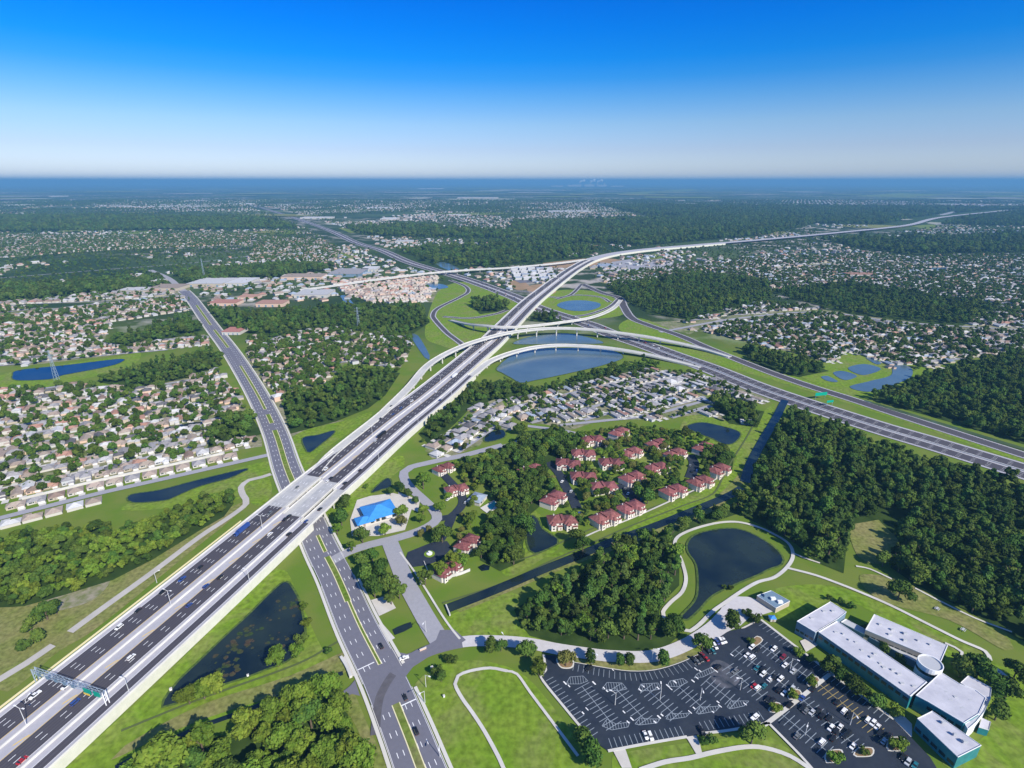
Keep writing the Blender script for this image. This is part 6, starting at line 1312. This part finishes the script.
for i, (u, v) in enumerate([(937,609),(963,630)]):
    x, y = P(u, v); t = thing('picnic_table', ['picnic table between the curving paths, upper left one', 'picnic table between the curving paths, lower right one'][i], 'picnic table', (x, y, 0), .6)
    mesh_obj('table_top', MB().box(-1.6, 1.6, -.6, .6, .72, .8), M['hvac'], t); mesh_obj('bench', MB().box(-1.6, 1.6, -1.3, -.95, .42, .48), M['hvac'], t); mesh_obj('bench', MB().box(-1.6, 1.6, .95, 1.3, .42, .48), M['hvac'], t)
    for s_ in (-1.1, 1.1): mesh_obj('frame', MB().box(s_-.06, s_+.06, -1.2, 1.2, .3, .4).box(s_-.06, s_+.06, -.4, .4, 0, .71), M['metal'], t)
# inn garden wall, canal headwall
def wallthing(px, h, w_, label, m='concrete', nm='garden_wall'):
    tag(MB().sweep(smooth(W(px), 3), [(-w_/2, 0), (w_/2, 0), (w_/2, h), (-w_/2, h)]).build(nm, M[m]), label, 'wall')
wallthing([(446,581),(452,577),(460,575),(470,571)], 2.2, .6, 'white garden wall below the low inn wing')
wallthing([(424,562),(428,575),(420,585)], 1.2, .4, 'low pale fence wall at the inn corner by the street', 'kerb')
wallthing([(341,658),(347,668),(351,678)], 1.6, 1.6, 'concrete culvert headwall where the ditch meets the avenue')
wallthing([(446,606),(450,616)], 1.6, .8, 'concrete culvert headwall at the end of the canal beside the side street')

# roadside guard rail on the left grass
rl = cut(ax, SX, 10, LB[0]-20, 10); g = MB().sweep([(p[0], p[1], 0) for p in rl], [(OFF['l0']-11, 0.0), (OFF['l0']-10.7, 0.0), (OFF['l0']-10.7, 1.2), (OFF['l0']-11, 1.2)]).build('boundary_fence', M['ykerb']); tag(g, 'low pale yellow boundary fence running along the grass left of the expressway', 'fence')

mark.build('lane_marking', M['white'], kind='structure'); ymark.build('yellow_marking', M['yellow'], kind='structure')

# ------------------------------------------------------------------ trees: the 300 largest as things, the rest one mass
VT = [t for t in TREES if in_view(t[0], t[1], 0, 20)]
VT.sort(key=lambda t: math.hypot(t[0], t[1], HC)/(t[2]*(1.2 if KINDS[t[3]][0] == 'oak' else 1)))
keep = VT[:300-NL]; kid = set(id(t) for t in keep)
for t in keep:
    lab, grp = AREA_LABEL.get(t[4], ('small tree between the red-roofed town houses' if t[4] == 'town' else 'small tree among the inn buildings' if t[4] == 'inn' else 'tree in the gardens or woods beyond the avenue', 'trees of the '+t[4].replace('_', ' ').replace('F', 'wood ')))
    make_tree(t[0], t[1], t[2], t[3], lab, grp)
rest = [t for t in TREES if id(t) not in kid]
for k in range(len(KINDS)):
    if k not in PROTO: print('NO PROTO', k)
print('trees', len(TREES), 'rest', len(rest), 'houses', len(HOUSES))
me = bpy.data.meshes.new('distant_trees'); me.vertices.add(len(rest)); me.vertices.foreach_set('co', np.array([(t[0], t[1], 0) for t in rest], float).ravel())
for nm, ty, vals in (('kind', 'INT', [t[3] for t in rest]), ('size', 'FLOAT', [t[2] for t in rest]), ('turn', 'FLOAT', [rng.uniform(0, 6.28) for _ in rest])):
    at = me.attributes.new(nm, ty, 'POINT'); at.data.foreach_set('value', vals)
fo = bpy.data.objects.new('distant_trees', me); COL.objects.link(fo); tag(fo, 'countless green trees of the farther woods, gardens and plains', 'woodland', kind='stuff')
ng = bpy.data.node_groups.new('plant trees', 'GeometryNodeTree'); ng.interface.new_socket('Geometry', in_out='INPUT', socket_type='NodeSocketGeometry'); ng.interface.new_socket('Geometry', in_out='OUTPUT', socket_type='NodeSocketGeometry')
N, L = ng.nodes, ng.links; gi = N.new('NodeGroupInput'); go = N.new('NodeGroupOutput'); jn = N.new('GeometryNodeJoinGeometry')
def attr(nm, ty):
    a = N.new('GeometryNodeInputNamedAttribute'); a.data_type = ty; a.inputs['Name'].default_value = nm; return a.outputs['Attribute']
ak, as_, at_ = attr('kind', 'INT'), attr('size', 'FLOAT'), attr('turn', 'FLOAT'); cx3 = N.new('ShaderNodeCombineXYZ'); L.new(at_, cx3.inputs['Z'])
for k in range(len(KINDS)):
    if k not in PROTO: continue
    cmp = N.new('FunctionNodeCompare'); cmp.data_type = 'INT'; cmp.operation = 'EQUAL'; L.new(ak, cmp.inputs[2]); cmp.inputs[3].default_value = k
    oi = N.new('GeometryNodeObjectInfo'); oi.transform_space = 'ORIGINAL'; oi.inputs['Object'].default_value = PROTO[k]; oi.inputs['As Instance'].default_value = True
    ip = N.new('GeometryNodeInstanceOnPoints'); L.new(gi.outputs[0], ip.inputs['Points']); L.new(cmp.outputs[0], ip.inputs['Selection']); L.new(oi.outputs['Geometry'], ip.inputs['Instance']); L.new(cx3.outputs[0], ip.inputs['Rotation']); L.new(as_, ip.inputs['Scale']); L.new(ip.outputs[0], jn.inputs[0])
L.new(jn.outputs[0], go.inputs[0]); md = fo.modifiers.new('plant trees', 'NODES'); md.node_group = ng

# ------------------------------------------------------------------ haze
HZ = 1.0
if HZ:
    hb = MB().box(-60000, 60000, -3500, 70000, -1.6, 385).build('haze', [bpy.data.materials.new('haze')], kind='stuff'); hb['label'] = 'thin blue haze over the far plain'; hb['category'] = 'haze'
    m = hb.data.materials[0]; m.use_nodes = True; N = m.node_tree.nodes; N.remove(N['Principled BSDF']); pv = N.new('ShaderNodeVolumePrincipled'); m.node_tree.links.new(pv.outputs[0], N['Material Output'].inputs['Volume'])
    pv.inputs['Color'].default_value = (.17, .42, .70, 1); pv.inputs['Density'].default_value = 7.6e-5; pv.inputs['Anisotropy'].default_value = 0
SC.cycles.volume_step_rate = 10

for o in bpy.data.objects:
    l = o.get('label')
    if l and not (4 <= len(l.replace('-', ' ').split()) <= 16): print('LONG', o.name, len(l.split()), l)
